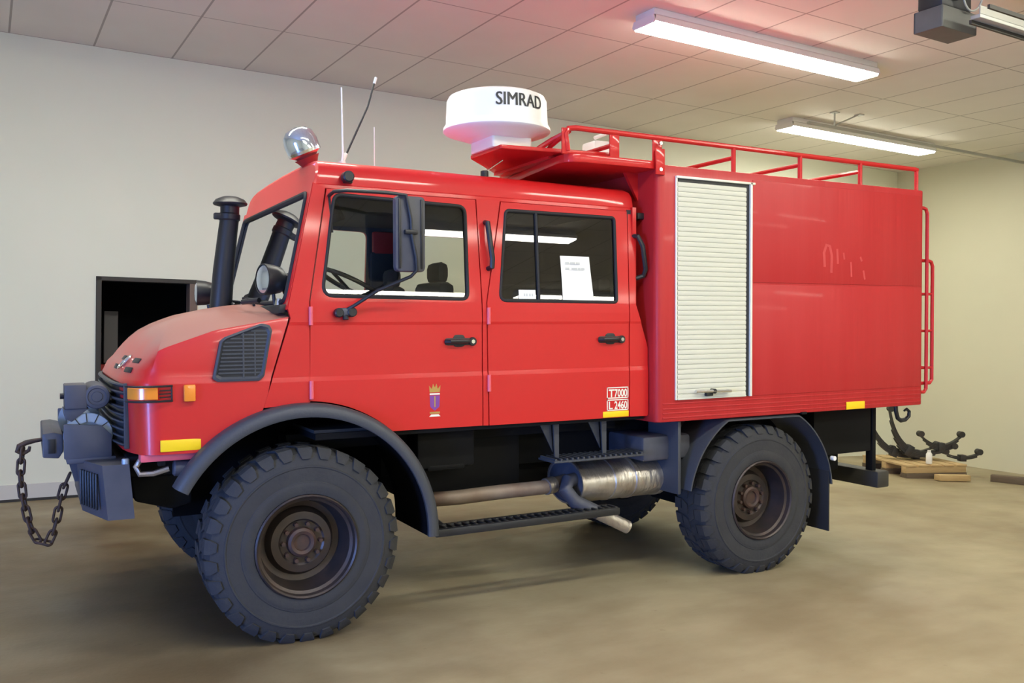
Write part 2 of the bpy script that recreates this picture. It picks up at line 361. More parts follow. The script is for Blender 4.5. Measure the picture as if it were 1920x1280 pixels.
# ------------------------------------------------------------------ THE TRUCK  (local axes: x to the rear, y away from the viewer, z up)
TILT = .0202
ct, st = math.cos(TILT), math.sin(TILT)
def l2w(p): return (p[0]*ct-p[2]*st, p[1], p[2]*ct+p[0]*st)
TR = thing('fire_truck', 'red double-cab off-road fire truck with white radar and box body', 'fire truck', (0, 0, 0), (0, -TILT, 0))
HF = (.0124, .613); HR = (3.862, .536)      # wheel centres (x, z)
YC = 1.22
def yb(z):
    T = ((1.2, .118), (1.30, .10), (1.655, .10), (1.685, .1065), (2.015, .1065), (2.035, .1015), (2.10, .1035), (2.17, .109))
    if z >= 2.17: return .109+(z-2.17)*.0875
    for (a, p), (b, q) in zip(T, T[1:]):
        if z <= b: return p+(q-p)*max(0, (z-a)/(b-a))
    return .109
ZB = [1.30, 1.655, 1.685, 2.015, 2.035, 2.10]
def clip(poly, z0, z1):
    for zc, sg in ((z0, 1), (z1, -1)):
        out = []
        for i in range(len(poly)):
            a, b = poly[i-1], poly[i]; ina, inb = (a[1]-zc)*sg >= -1e-9, (b[1]-zc)*sg >= -1e-9
            if ina != inb:
                t = (zc-a[1])/(b[1]-a[1]); out.append((a[0]+(b[0]-a[0])*t, zc))
            if inb: out.append(b)
        poly = out
        if not poly: return []
    return poly
def skin(g, poly, holes=(), th=.03, far=False, off=0., mo='red', mi='interior'):
    """sheet following the cab side; poly and holes in (x, z)"""
    def P(x, z, d): y = yb(z)+d+off; return (x, 2*YC-y if far else y, z)
    loops = [poly]+list(holes)
    def outer(tris, pts, d, mname, flip):
        g.use(mname); fs = [t[::-1] if flip != far else t for t in tris]; g.add([P(x, z, d) for x, z in pts], fs)
    if holes:
        pts = [p for l in loops for p in l]
        tris = geometry.tessellate_polygon([[Vector((x, z, 0)) for x, z in l] for l in loops])
        fixed = []
        for t in tris:
            a, b, c = (pts[i] for i in t); ar = (b[0]-a[0])*(c[1]-a[1])-(c[0]-a[0])*(b[1]-a[1])
            fixed.append(tuple(t) if ar > 0 else tuple(t)[::-1])
        outer(fixed, pts, 0, mo, False); outer(fixed, pts, th, mi, True)
    else:
        zs = [-9]+ZB+[2.17, 9]
        for z0, z1 in zip(zs, zs[1:]):
            q = clip(poly, z0, z1)
            if len(q) < 3: continue
            ar = sum(q[i-1][0]*q[i][1]-q[i][0]*q[i-1][1] for i in range(len(q)))
            if abs(ar) < 1e-7: continue
            if ar < 0: q = q[::-1]
            outer([tuple(range(len(q)))], q, 0, mo, False); outer([tuple(range(len(q)))], q, th, mi, True)
    g.use(mo)
    for li, l in enumerate(loops):
        l = list(l); dense = []
        for i in range(len(l)):
            a, b = l[i], l[(i+1) % len(l)]; dense.append(a)
            cs = sorted([(zc-a[1])/(b[1]-a[1]) for zc in ZB+[2.17] if (a[1]-zc)*(b[1]-zc) < -1e-12])
            dense += [(a[0]+(b[0]-a[0])*t, a[1]+(b[1]-a[1])*t) for t in cs]
        n = len(dense); g.add([P(x, z, 0) for x, z in dense]+[P(x, z, th) for x, z in dense], [(i, (i+1) % n, n+(i+1) % n, n+i) for i in range(n)])
def arc(c, r, a0, a1, n): return [(c[0]+r*math.cos(math.radians(a0+(a1-a0)*k/n)), c[1]+r*math.sin(math.radians(a0+(a1-a0)*k/n))) for k in range(n+1)]
RA = .905
WF = rpoly([(.143, 2.205), (1.184, 2.192), (1.190, 2.845), (.245, 2.872)], [.07, .05, .06, .06])
WR = rpoly([(1.436, 2.185), (2.447, 2.18), (2.462, 2.832), (1.512, 2.838)], [.05, .03, .03, .04])
FD_LOW = [(.065, 2.17)]+[p for p in arc(HF, RA+.012, 87.3, 48.8, 14)]+[(1.288, 1.302), (1.288, 2.17)]
FD_UP = [(.065, 2.17), (1.288, 2.17), (1.272, 2.897), (.196, 2.905)]
RD_LOW = [(1.333, 2.17), (1.344, 1.30), (2.552, 1.298), (2.556, 2.17)]
RD_UP = [(1.333, 2.17), (2.556, 2.17), (2.582, 2.888), (1.478, 2.895)]
def xrear(z): return -.222+(z-1.58)*.31
COWL = [(.057, 2.17), (-.080, 2.12), (xrear(2.06)+.009, 2.06), (xrear(1.5)+.009, 1.50)]+arc(HF, RA, 100, 87.5, 5)+[(.057, 1.53)]
APIL = [(.057, 2.17), (.187, 2.915), (.108, 2.935), (-.080, 2.12)]
BP_LOW = [(1.296, 2.17), (1.296, 1.302), (1.336, 1.30), (1.325, 2.17)]
BP_UP = [(1.296, 2.17), (1.325, 2.17), (1.470, 2.905), (1.280, 2.905)]
CP_LOW = rpoly([(2.564, 2.17), (2.560, 1.298), (2.735, 1.296), (2.735, 1.83), (2.622, 2.17)], [0, 0, .02, .10, 0])
CP_UP = [(2.564, 2.17), (2.622, 2.17), (2.655, 2.905), (2.590, 2.905)]
UNDER_ARCH = arc(HF, RA, 87.5, 49.5, 10)
# -------- cab body
g = G('red', 'interior')
for far in (False, True):
    for p in (COWL, APIL, BP_LOW, BP_UP, CP_LOW, CP_UP): skin(g, p, far=far)
# far side doors belong to the body shell (their outer face is not in view)
skin(g, FD_LOW, far=True); skin(g, FD_UP, [WF], far=True); skin(g, RD_LOW, far=True); skin(g, RD_UP, [WR], far=True)
# roof
rp = [(.184, 2.900), (.176, 2.905), (.176, 2.928), (.186, 2.936), (.192, 2.99), (.205, 3.035), (.235, 3.072), (.29, 3.096), (.42, 3.112), (.8, 3.125), (YC, 3.13)]
full = rp+[(2*YC-y, z) for y, z in rp[-2::-1]]
rings = []
for x, dz, ins in ((.112, -.02, .012), (.128, 0, 0), (.16, .006, 0), (.9, 0, 0), (2.3, -.018, 0), (2.62, -.024, 0), (2.652, -.030, .006), (2.66, -.05, .02)):
    sl = .22 if x < .2 else 0
    rings.append([(x+(z-2.935)*sl*(1 if x < .13 else .5), y+ins*(1 if y < YC else -1), z+dz*(1 if z > 2.95 else .6)) for y, z in full])
g.use('red').loft(rings, caps=(1, 1))
# rear wall and floor of the cab
g.use('red').bb((2.62, .15, 1.30), (2.655, 2.29, 2.92)); g.bb((2.655, .14, 1.30), (2.73, 2.30, 1.86), .01)
g.use('chassis').bb((.1, .14, 1.27), (2.72, 2.30, 1.31))
CAB = g.build('cab_body', TR, 28)
# inner lining seen through the door gaps and windows
g = G('interior')
skin(g, [(.03, 1.62), (.12, 1.56), (.66, 1.40), (2.60, 1.33), (2.60, 2.17), (.03, 2.17)], off=.036, th=.02, mo='interior')
big = [(.06, 2.165), (2.60, 2.165), (2.60, 2.90), (.19, 2.90)]
skin(g, big, [WF, WR], off=.036, th=.01, mo='interior'); skin(g, big, [WF, WR], off=.036, th=.01, mo='interior', far=True)
g.bb((.16, .22, 2.885), (2.62, 2.22, 2.905)); g.bb((2.58, .17, 1.3), (2.618, 2.27, 2.9)); g.bb((.1, .17, 1.31), (2.6, 2.27, 1.33))
g.build('cab_lining', TR, 0)
g = G('glass')
for win in (WF, WR): g.add([(x, 2*YC-yb(z)-.012, z) for x, z in win], [tuple(range(len(win)))])
g.build('far_side_glass', TR, 0)
# -------- windscreen
def wp(y, s, d=0.):   # s runs 0..1 up the screen, d outwards
    x0, z0, x1, z1 = -.083, 2.115, .110, 2.94
    L = math.hypot(x1-x0, z1-z0); nx, nz = -(z1-z0)/L, (x1-x0)/L
    return (x0+(x1-x0)*s+nx*d, y, z0+(z1-z0)*s+nz*d)
fo = [(.118, 0), (2*YC-.118, 0), (2*YC-.185, 1), (.185, 1)]
fi = rpoly([(.20, .06), (2*YC-.20, .06), (2*YC-.262, .93), (.262, .93)], .07)
def wframe(g, lo, li, d0, d1):
    pts = lo+li; tris = geometry.tessellate_polygon([[Vector((a, b, 0)) for a, b in lo], [Vector((a, b, 0)) for a, b in li]])
    g.add([wp(a, b, d0) for a, b in pts], [tuple(t) for t in tris]); g.add([wp(a, b, d1) for a, b in pts], [tuple(t) for t in tris])
    for l in (lo, li): n = len(l); g.add([wp(a, b, d0) for a, b in l]+[wp(a, b, d1) for a, b in l], [(i, (i+1) % n, n+(i+1) % n, n+i) for i in range(n)])
g = G('red'); wframe(g, fo, fi, -.04, .004); WFR = g.build('windscreen_frame', TR, 30, recalc=True)
g = G('rubber'); g.tube([wp(a, b, .004) for a, b in fi], .017, 8, True); g.build('screen_seal', WFR)
g = G('glass'); g.add([wp(a, b, -.005) for a, b in fi], [tuple(range(len(fi)))]); g.build('screen_glass', WFR, 0)
# -------- bonnet (whole front clip)
def zsh(x):    # shoulder height along the side
    T = ((-1.2, 1.80), (-.95, 1.835), (-.89, 1.858), (-.80, 1.90), (-.52, 2.0), (-.06, 2.083), (.1, 2.10))
    for (a, p), (b, q) in zip(T, T[1:]):
        if x <= b: return p+(q-p)*(x-a)/(b-a)
    return 2.1
def zcr(x):
    T = ((-1.2, 1.80), (-1.0, 1.868), (-.9, 1.915), (-.7, 2.02), (-.49, 2.095), (-.27, 2.14), (-.06, 2.16), (.2, 2.17))
    for (a, p), (b, q) in zip(T, T[1:]):
        if x <= b: return p+(q-p)*(x-a)/(b-a)
    return 2.17
NS = 26
front = [(-.90, .142), (-.935, .165), (-.962, .20), (-.985, .26), (-1.012, .36), (-1.032, .50), (-1.042, .75), (-1.045, YC)]
def plan(level_z, rear_x):
    a = []
    for k in range(NS):
        s = k/NS; x = rear_x+(-.87-rear_x)*s; a.append((x, .10+.033*max(0, min(1, (-.1-x)/.8))**1.5))
    a += front; return a+[(x, 2*YC-y) for x, y in a[-2::-1]]
def archz(x, lo=1.245):
    d = RA**2-(x-HF[0])**2; return max(lo, HF[1]+math.sqrt(d)) if d > 0 else lo
rows = []
def row(inset, push, fz, rz):
    out = []; P = plan(0, xrear(rz)); n = len(P)
    for i, (x, y) in enumerate(P):
        f = max(0, min(1, (-.84-x)/.12)); f = f*f*(3-2*f)
        x2 = x+push*f; ins = inset if y < YC else -inset
        w = 1 if abs(y-YC) > .3 else abs(y-YC)/.3
        out.append((x2+inset*.3*f, y+ins*(1-f*.75)*w, fz(x2, y)))
    rows.append(out)
row(0, .012, lambda x, y: archz(x) if x > -.89 else 1.245, 1.5)
row(0, .004, lambda x, y: max(1.56, archz(x)), 1.6)
row(0, 0, lambda x, y: 1.66, 1.66)
row(.0, .0, lambda x, y: 1.675, 1.675)
row(.012, .004, lambda x, y: 1.69, 1.69)
row(.012, .03, lambda x, y: min(1.75, zsh(x)-.08), 1.75)
row(.014, .07, lambda x, y: zsh(x)-.045, 2.03)
row(.03, .095, lambda x, y: zsh(x)-.012, 2.07)
rim = rows[-1]
for t in (.12, .27, .45, .68, 1.0):
    out = []
    for x, y, z in rim:
        qx = max(min(x+.25, -.12), -.70) if x < -.12 else x
        gq = 1-(1-t)**2
        zq = zcr(qx)+.015
        out.append((x+(qx-x)*t, y+(YC-y)*t, z+(zq-z)*gq))
    rows.append(out)
g = G('hoodred'); g.loft(rows); bmesh.ops.remove_doubles(g.bm, verts=g.bm.verts, dist=.0005)
from mathutils.bvhtree import BVHTree
g.bm.normal_update(); HBVH = BVHTree.FromBMesh(g.bm)
def on_nose(y, z):
    h = HBVH.ray_cast(Vector((-2, y, z)), Vector((1, 0, 0))); n = h[1] if h[1].x < 0 else -h[1]; return h[0], n
HOOD = g.build('bonnet', TR, 40, recalc=True)
# side air grille on the bonnet
VG = [(-.545, 1.69), (-.515, 1.672), (-.265, 1.672), (-.235, 1.70), (-.185, 1.985), (-.20, 2.018), (-.25, 2.028), (-.47, 1.945), (-.50, 1.92)]
def ysd(x): return .10+.033*max(0, min(1, (-.1-x)/.8))**1.5
g = G('flare')
def vg(p, d): return (p[0], ysd(p[0])-d, p[1])
cx = sum(p[0] for p in VG)/len(VG); cz = sum(p[1] for p in VG)/len(VG)
VR = rpoly(VG, .02, 3); VI = [(cx+(x-cx)*.84, cz+(z-cz)*.84) for x, z in VR]; n = len(VR)
g.loft([[vg(p, -.01) for p in VR], [vg(p, .012) for p in VR], [vg(((a[0]*.5+b[0]*.5), (a[1]*.5+b[1]*.5)), .016) for a, b in zip(VR, VI)], [vg(p, .004) for p in VI]], closed=True)
AG = g.build('air_grille', HOOD, 30, recalc=True)
g = G('black', 'flare'); g.add([vg(p, .004) for p in VI], [tuple(range(n))[::-1]]); g.use('flare')
for k in range(13):
    z = 1.70+k*.0235
    xs_ = []
    for i in range(n):
        a, b = VI[i-1], VI[i]
        if (a[1]-z)*(b[1]-z) < 0: xs_.append(a[0]+(b[0]-a[0])*(z-a[1])/(b[1]-a[1]))
    if len(xs_) >= 2: g.box(((min(xs_)+max(xs_))/2, ysd(-.37)-.006, z), (max(xs_)-min(xs_), .008, .009))
g.box((-.36, ysd(-.37)-.006, 1.83), (.01, .01, .28)); g.box((-.29, ysd(-.37)-.006, 1.84), (.008, .01, .27))
g.build('grille_mesh', HOOD, 0)
NOSE_SLOTS = ((.42, 1.80), (.42, 1.745), (.98, 1.80), (.98, 1.745)); NOSE_STAR = (.70, 1.775)
# bonnet emblem and its dark slots, on the sloping nose
for y, z in NOSE_SLOTS:
    p, n_ = on_nose(y, z); g = G('black'); q = n_.to_track_quat('X', 'Z').to_matrix(); g.box(p+n_*.002, (.006, .16, .034), .002, q); g.build('nose_slot', HOOD)
g = G('chrome'); c, n_ = on_nose(*NOSE_STAR); c = c+n_*.012
a1 = n_.orthogonal().normalized(); a1 = Vector((0, 1, 0))-n_*n_.y; a1.normalize(); a2 = a1.cross(n_); a2 = a2 if a2.z > 0 else -a2
g.tube([c+(a1*math.cos(t)+a2*math.sin(t))*.055 for t in [2*PI*k/28 for k in range(28)]], .007, 6, True)
for k in range(3):
    t = PI/2+k*2*PI/3; g.tube([c, c+(a1*math.cos(t)+a2*math.sin(t))*.054], [.008, .003], 6)
g.build('star_emblem', HOOD)
# front radiator grille
g = G('black', 'flare'); 
def fx(y): return -1.047+.06*(abs(y-YC)/.9)**4-.006
NY = 18; ys = [.34+k*(2*YC-.68)/NY for k in range(NY+1)]
g.loft([[(fx(y), y, z) for y in ys] for z in (1.27, 1.665)]); g.use('flare')
for k in range(9):
    z = 1.285+k*.0455; A = [(fx(y)-.004, y, z-.014) for y in ys]; B = [(fx(y)-.03, y, z+.004) for y in ys]; Cc = [(fx(y)-.026, y, z+.012) for y in ys]; D = [(fx(y)-.002, y, z+.012) for y in ys]
    g.loft([A, B, Cc, D])
g.box((fx(.34)-.012, .345, 1.467), (.03, .02, .40), .004); g.box((fx(.34)-.012, 2*YC-.345, 1.467), (.03, .02, .40), .004)
GR = g.build('radiator_grille', TR, 30, recalc=True)
g = G('chrome'); g.tube([(fx(1.6)-.04, 1.62+.10*math.cos(t), 1.50+.10*math.sin(t)) for t in [2*PI*k/24 for k in range(24)]], .008, 6, True); g.build('headlamp_ring', GR)
# yellow reflectors, indicators, side marker
def side(name, poly, d0, d1, m, parent, bev=.0, yf=None):
    g = G(m); yv = yf if yf is not None else yb(poly[0][1]); g.prism(poly, yv-d1, yv-d0, 'y', bev); return g.build(name, parent)
def rect(x0, z0, x1, z1): return [(x0, z0), (x1, z0), (x1, z1), (x0, z1)]
g = G('yellow'); g.bb((-.845, .117, 1.262), (-.608, .135, 1.332), .004); RF = g.build('reflector', HOOD); RF['label'] = 'yellow reflector strip at the front corner'
# wrap-around indicator with wire guard
t0 = [(-.85, .132), (-.90, .138), (-.94, .163), (-.966, .20), (-.985, .25)]
g = G('orange')
out = [(x-.03*(1 if x < -.9 else .3), y-.035) for x, y in t0]
rg = []
for z, e in ((1.572, .3), (1.58, 1), (1.645, 1), (1.653, .3)):
    rg.append([(a[0]+(b[0]-a[0])*e, a[1]+(b[1]-a[1])*e, z) for a, b in zip(t0, out)])
g.loft(rg, caps=(1, 1)); IND = g.build('indicator', HOOD, 40, recalc=True); IND['label'] = 'orange wrap-around indicator lamp'
g = G('black')
for z in (1.568, 1.657): g.tube([(x-.012*(x < -.9), y-.012, z) for x, y in [(-.775, .122)]+out], .007, 6)
for z in (1.59, 1.61, 1.63): g.tube([(-.775, .12, z), (-.85, .10, z)], .004, 5)
g.tube([(-.778, .118, 1.565), (-.778, .118, 1.66)], .005, 5); g.build('lamp_guard', HOOD)
g = G('orange'); g.bb((-.713, .085, 1.56), (-.645, .125, 1.662), .008); MK = g.build('side_marker', HOOD); MK['label'] = 'orange side marker lamp'
# -------- doors
def door(name, low, upp, win, bar, hx, hinge_x, label):
    g = G('red', 'interior'); skin(g, low, mi='interior'); skin(g, upp, [win], mi='interior')
    D = g.build(name, TR, 28); D['label'] = label
    g = G('rubber'); g.tube([(x, yb(z)+.004, z) for x, z in win], .013, 8, True)
    if bar: g.tube([(bar+.006, yb(2.19)+.004, 2.19), (bar+.012, yb(2.83)+.004, 2.83)], .013, 6)
    g.build('window_seal', D)
    g = G('glass' if name == 'front_door' else 'darkglass'); g.add([(x, yb(z)+.012, z) for x, z in win], [tuple(range(len(win)))]); g.build('window_glass', D, 0)
    # handle: dark dished plate, bar and lock button
    g = G('black', 'chrome'); c = hx; y0 = yb(1.9)
    g.prism(rpoly(rect(c-.12, 1.872, c+.12, 1.922), .024, 4), y0-.008, y0+.004, 'y', .003)
    g.prism(rpoly(rect(c-.055, 1.86, c+.035, 1.945), .03, 4), y0-.005, y0+.004, 'y', .002)
    g.tube([(c-.115, y0-.008, 1.90), (c-.09, y0-.035, 1.90), (c+.03, y0-.038, 1.90), (c+.06, y0-.02, 1.90)], .015, 8)
    g.cyl((c+.09, y0-.022, 1.897), (c+.09, y0, 1.897), .03, n=18, bev=.004); g.use('chrome').cyl((c+.09, y0-.026, 1.897), (c+.09, y0-.02, 1.897), .014, n=14)
    g.build('door_handle', D)
    for hz in (2.075, 1.60):
        g = G('pinkred'); g.cyl((hinge_x, yb(hz)-.008, hz-.06), (hinge_x, yb(hz)-.008, hz+.06), .014, n=12, bev=.003); g.build('hinge', D)
    return D
FD = door('front_door', FD_LOW, FD_UP, WF, None, 1.12, .063, 'front side door with the coat of arms')
RD = door('rear_door', RD_LOW, RD_UP, WR, 1.752, 2.39, 1.338, 'rear side door with a paper notice in its window')
# coat of arms on the front door
yv = yb(1.5)-.0015
g = G('gold', 'purple', 'cream')
def flat(pts, dz=0.): g.add([(x, yv-dz, z) for x, z in pts], [tuple(range(len(pts)))])
flat([(.885, 1.552), (.96, 1.552), (.965, 1.60), (.945, 1.575), (.935, 1.612), (.9225, 1.585), (.91, 1.612), (.90, 1.575), (.88, 1.60)]); g.use('cream'); flat(rect(.885, 1.535, .96, 1.546))
g.use('purple'); flat(rpoly([(.9225, 1.425), (.957, 1.452), (.960, 1.530), (.885, 1.530), (.888, 1.452)], [0, .02, 0, 0, .02], 3))
g.use('gold'); flat(rect(.918, 1.45, .927, 1.525), .001); g.use('gold'); flat(rect(.885, 1.405, .96, 1.418)); g.use('cream'); flat([(.88, 1.385), (.965, 1.385), (.95, 1.40), (.895, 1.40)])
g.build('coat_of_arms', FD, 0, recalc=True)
# weights plate and yellow strip on the rear door
yv = yb(1.5)-.0015
g = G('cream', 'reddark')
def bars(x0, z0, x1, z1, w=.008):
    for q in (rect(x0, z0, x1, z0+w), rect(x0, z1-w, x1, z1), rect(x0, z0, x0+w, z1), rect(x1-w, z0, x1, z1)): flat(q)
bars(2.345, 1.445, 2.545, 1.532); bars(2.345, 1.352, 2.545, 1.438)
for s, z in (('T', 1.458), ('L', 1.365)):
    V, F, w, h = text_geo(s, .082, .002); g.add([(2.362+a, yv, z+b) for a, b in V], F)
for s, z in (('7000', 1.458), ('2460', 1.365)):
    V, F, w, h = text_geo(s, .082, .002, .72); g.add([(2.415+a*.118/w, yv, z+b) for a, b in V], F)
o = g.build('weight_plate', RD, 0, recalc=False); o['label'] = 'white outlined weight markings'
g = G('yellow'); g.bb((2.308, yb(1.33)-.006, 1.303), (2.545, yb(1.33), 1.348), .002); o = g.build('reflector', RD); o['label'] = 'yellow reflector strip below the weight markings'
# paper notice and sticker behind the rear window
def ondoor(x, z, d): return (x, yb(z)+.012-d, z)
g = G('paper', 'greyink'); P4 = [(1.966, 2.19), (2.238, 2.19), (2.218, 2.523), (1.958, 2.523)]
N_ = 6; g.loft([[ondoor(P4[0][0]+(P4[1][0]-P4[0][0])*u+((P4[3][0]-P4[0][0])*(1-u)+(P4[2][0]-P4[1][0])*u)*v, 2.19+.333*v, .004+.004*math.sin(v*3+u*2)) for u in [k/N_ for k in range(N_+1)]] for v in [k/N_ for k in range(N_+1)]])
g.use('greyink')
for zz, segs in ((2.462, ((1.995, 2.03), (2.04, 2.085), (2.09, 2.125))), (2.42, ((1.995, 2.03), (2.05, 2.10), (2.105, 2.13), (2.135, 2.165)))):
    for a, b in segs: g.add([ondoor(a, zz, .012), ondoor(b, zz, .012), ondoor(b, zz+.016, .012), ondoor(a, zz+.016, .012)], [(0, 1, 2, 3)])
o = g.build('paper_notice', RD, 40); o['label'] = 'white sheet of paper with two faint lines'
g = G('paper', 'reddark'); P4 = [(1.595, 2.20), (1.735, 2.20), (1.735, 2.265), (1.595, 2.265)]; g.add([ondoor(x, z, .004) for x, z in P4], [(0, 1, 2, 3)])
g.use('greyink')
for a in (1.635, 1.655, 1.68, 1.70): g.add([ondoor(x, z, .006) for x, z in rect(a, 2.218, a+.012, 2.238)], [(0, 1, 2, 3)])
g.build('sticker', RD, 0)
# grab handles, roof marker lamp
g = G('black'); g.tube([(1.345, yb(2.74)+.01, 2.74), (1.338, yb(2.74)-.05, 2.735), (1.345, yb(2.6)-.055, 2.62), (1.362, yb(2.5)-.055, 2.48), (1.36, yb(2.42)-.045, 2.42), (1.352, yb(2.41)+.01, 2.41)], .019, 8); g.build('grab_handle', TR)
g = G('black'); g.tube([(2.63, .17, 2.70), (2.65, .12, 2.695), (2.68, .10, 2.62), (2.71, .10, 2.44), (2.71, .13, 2.39), (2.66, .16, 2.37)], .019, 8); g.build('grab_handle', TR)
g = G('black', 'lens'); g.cyl((.325, .17, 2.985), (.325, .10, 2.985), .038, n=18, bev=.008); g.box((.34, .18, 2.965), (.06, .04, .03), .006); g.build('marker_lamp', TR)
# -------- mirror
g = G('black', 'bluegrey'); ym = -.10
g.use('bluegrey').prism(rpoly(rect(.556, 2.36, .765, 2.85), .035, 4), ym-.028, ym+.03, 'y', .012)
g.use('black').bb((.575, ym-.036, 2.38), (.59, ym-.026, 2.83), .003); g.bb((.73, ym-.036, 2.38), (.745, ym-.026, 2.83), .003)
MI = g.build('mirror', TR)
g = G('black')
g.tube([(.21, .17, 2.86), (.20, .03, 2.868), (.26, -.06, 2.868), (.50, -.12, 2.862), (.62, ym-.05, 2.85), (.655, ym-.045, 2.70), (.66, ym-.045, 2.60), (.69, ym-.045, 2.45), (.695, ym-.045, 2.37), (.66, ym-.03, 2.33), (.47, -.03, 2.24), (.33, .04, 2.14), (.27, .09, 2.10)], .012, 8)
g.tube([(.21, .17, 2.86), (.225, .16, 2.62)], .009, 6); g.box((.655, ym-.045, 2.615), (.09, .035, .03), .008); g.build('mirror_arm', MI)
g = G('black', 'bluegrey'); g.use('bluegrey').box((.285, .085, 2.10), (.11, .06, .055), .015); g.use('black').cyl((.24, .10, 2.095), (.24, .05, 2.095), .03, n=14, bev=.006); g.cyl((.325, .10, 2.10), (.325, .045, 2.10), .032, n=14, bev=.006); g.tube([(.285, .075, 2.08), (.285, .07, 2.05)], .02, 8); g.build('mirror_bracket', MI)
# -------- cab interior
g = G('interior'); g.prism([(.0, 1.9), (.42, 1.9), (.40, 2.16), (.30, 2.235), (.02, 2.18)], .2, 2.24, 'y', .01); g.build('dashboard', TR)
g = G('black'); cw = Vector((.52, .66, 2.30)); n1 = Vector((.45, 0, .89)).normalized(); e1 = Vector((0, 1, 0)); e2 = n1.cross(e1)
g.tube([cw+(e1*math.cos(t)+e2*math.sin(t))*.24 for t in [2*PI*k/32 for k in range(32)]], .017, 8, True)
for t in (0, 2.1, 4.2): g.tube([cw-n1*.04, cw+(e1*math.cos(t)+e2*math.sin(t))*.24], .013, 6)
g.tube([cw-n1*.04, cw-n1*.4], .03, 8); g.build('steering_wheel', TR)
for sy in (.66, 1.62):
    g = G('seat'); g.box((.86, sy, 1.80), (.50, .52, .14), .05); g.box((1.13, sy, 2.06), (.14, .50, .54), .05, Matrix.Rotation(.15, 3, 'Y')); g.box((1.19, sy, 2.40), (.10, .26, .16), .05); g.build('seat', TR)
g = G('seat'); g.box((2.15, YC, 1.80), (.5, 1.9, .14), .05); g.box((2.45, YC, 2.08), (.14, 1.9, .6), .05); g.build('rear_bench', TR)
g = G('interior'); g.box((.33, .62, 2.80), (.03, .55, .16), .01, Matrix.Rotation(-.5, 3, 'Y')); g.build('sun_visor', TR)
g = G('darkred', 'interior'); g.box((1.32, 2.19, 2.70), (.20, .05, .30), .02); g.use('interior').box((1.32, 2.19, 2.42), (.24, .06, .5), .03); g.build('wall_radio', TR)
# -------- cowl: wipers, work lamps, snorkel
g = G('black'); g.prism([(-.13, 2.09), (-.06, 2.10), (-.05, 2.155), (-.12, 2.145)], .16, 2*YC-.16, 'y', .006); COW = g.build('cowl_strip', TR)
for y0, y1 in ((.75, 1.30), (1.45, 2.0)):
    g = G('black'); g.tube([(-.15, y0, 2.155), (-.11, (y0+y1)/2, 2.19), wp(y1, .10, .03)], .010, 6); g.tube([wp(y0+.1, .09, .022), wp(y1+.15, .12, .022)], .008, 6); g.build('wiper', COW)
def worklamp(c, name, label, parent, ang=0.0):
    g = G('black'); ax = Vector((-1, math.sin(ang), .02)).normalized()
    g.lathe([(0, -.15), (.05, -.145), (.085, -.11), (.098, -.06), (.103, -.005), (.103, .012), (.094, .014)], c, ax, 28); W = g.build(name, parent); W['label'] = label
    g = G('lens'); g.lathe([(.094, .008), (.06, .024), (0, .03)], c, ax, 28); g.build('lens', W)
    return W
W1 = worklamp(Vector((-.17, .36, 2.315)), 'work_lamp', 'round work lamp with silver lens in front of the windscreen', TR, -.25)
g = G('black', 'chrome'); g.tube([(-.11, .36, 2.22), (-.10, .36, 2.12)], .012, 8); g.use('chrome').cyl((-.085, .33, 2.11), (-.085, .33, 2.19), .035, .018, 14); g.use('black').tube([(-.19, .42, 2.18), (-.27, .55, 2.17)], .018, 8); g.build('lamp_bracket', W1)
W2 = worklamp(Vector((-.30, 2.12, 2.275)), 'work_lamp', 'dark work lamp beside the snorkel', TR, .1)
g = G('black'); g.tube([(-.22, 2.12, 2.18), (-.20, 2.12, 2.06)], .014, 8); g.build('lamp_bracket', W2)
g = G('black'); ps = [(-.20, 1.72, 2.05), (-.195, 1.72, 2.15), (-.17, 1.72, 2.45), (-.135, 1.72, 2.75), (-.12, 1.72, 2.86), (-.118, 1.72, 2.95)]
g.tube(ps, [.085, .085, .08, .074, .072, .072], 18); g.cyl((-.125, 1.72, 2.83), (-.122, 1.72, 2.89), .083, n=18, bev=.01); g.box((-.21, 1.70, 2.862), (.07, .05, .05), .01); g.box((-.2, 1.72, 2.07), (.26, .26, .06), .02)
SN = g.build('snorkel', TR)
g = G('black'); g.lathe([(0, .07), (.06, .064), (.11, .042), (.132, .012), (.125, 0), (.08, -.012), (0, -.012)], (-.115, 1.72, 2.955), (0, 0, 1), 28); g.build('rain_cap', SN)
# -------- roof: beacon, aerials
g = G('lens', 'chrome'); ax = Vector((-.42, -.05, .9)).normalized(); cb = Vector((.20, .62, 3.16))
g.use('chrome').lathe([(0, .0), (.05, .0), (.075, .025), (.115, .05), (.118, .07)], cb, ax, 24); g.use('lens').lathe([(.116, .07), (.118, .13), (.105, .185), (.07, .22), (0, .235)], cb, ax, 24)
BE = g.build('roof_lamp', TR)
BE['label'] = 'silver spotlight tilted forward on the cab roof'
g = G('darkred'); g.lathe([(0, -.07), (.035, -.07), (.075, .0), (.09, .02), (0, .02)], cb, ax, 20); g.build('lamp_base', BE)
g = G('white'); g.tube([(.405, .5, 3.11), (.412, .5, 3.20), (.404, .5, 3.66)], [.012, .007, .005], 6); g.cyl((.405, .5, 3.10), (.405, .5, 3.15), .025, n=12); A1 = g.build('aerial', TR); A1['label'] = 'upright white whip aerial'
g = G('black', 'white'); g.tube([(.44, .52, 3.20), (.60, .52, 3.55), (.65, .52, 3.72)], .007, 6); g.use('white').tube([(.65, .52, 3.72), (.664, .52, 3.765)], .010, 6); g.tube([(.405, .50, 3.13), (.44, .52, 3.21)], .012, 6); A2 = g.build('aerial', TR); A2['label'] = 'slanted black whip aerial'
g = G('white'); g.tube([(.785, .9, 3.10), (.785, .9, 3.50)], .004, 6); A3 = g.build('aerial', TR); A3['label'] = 'short thin pale aerial'
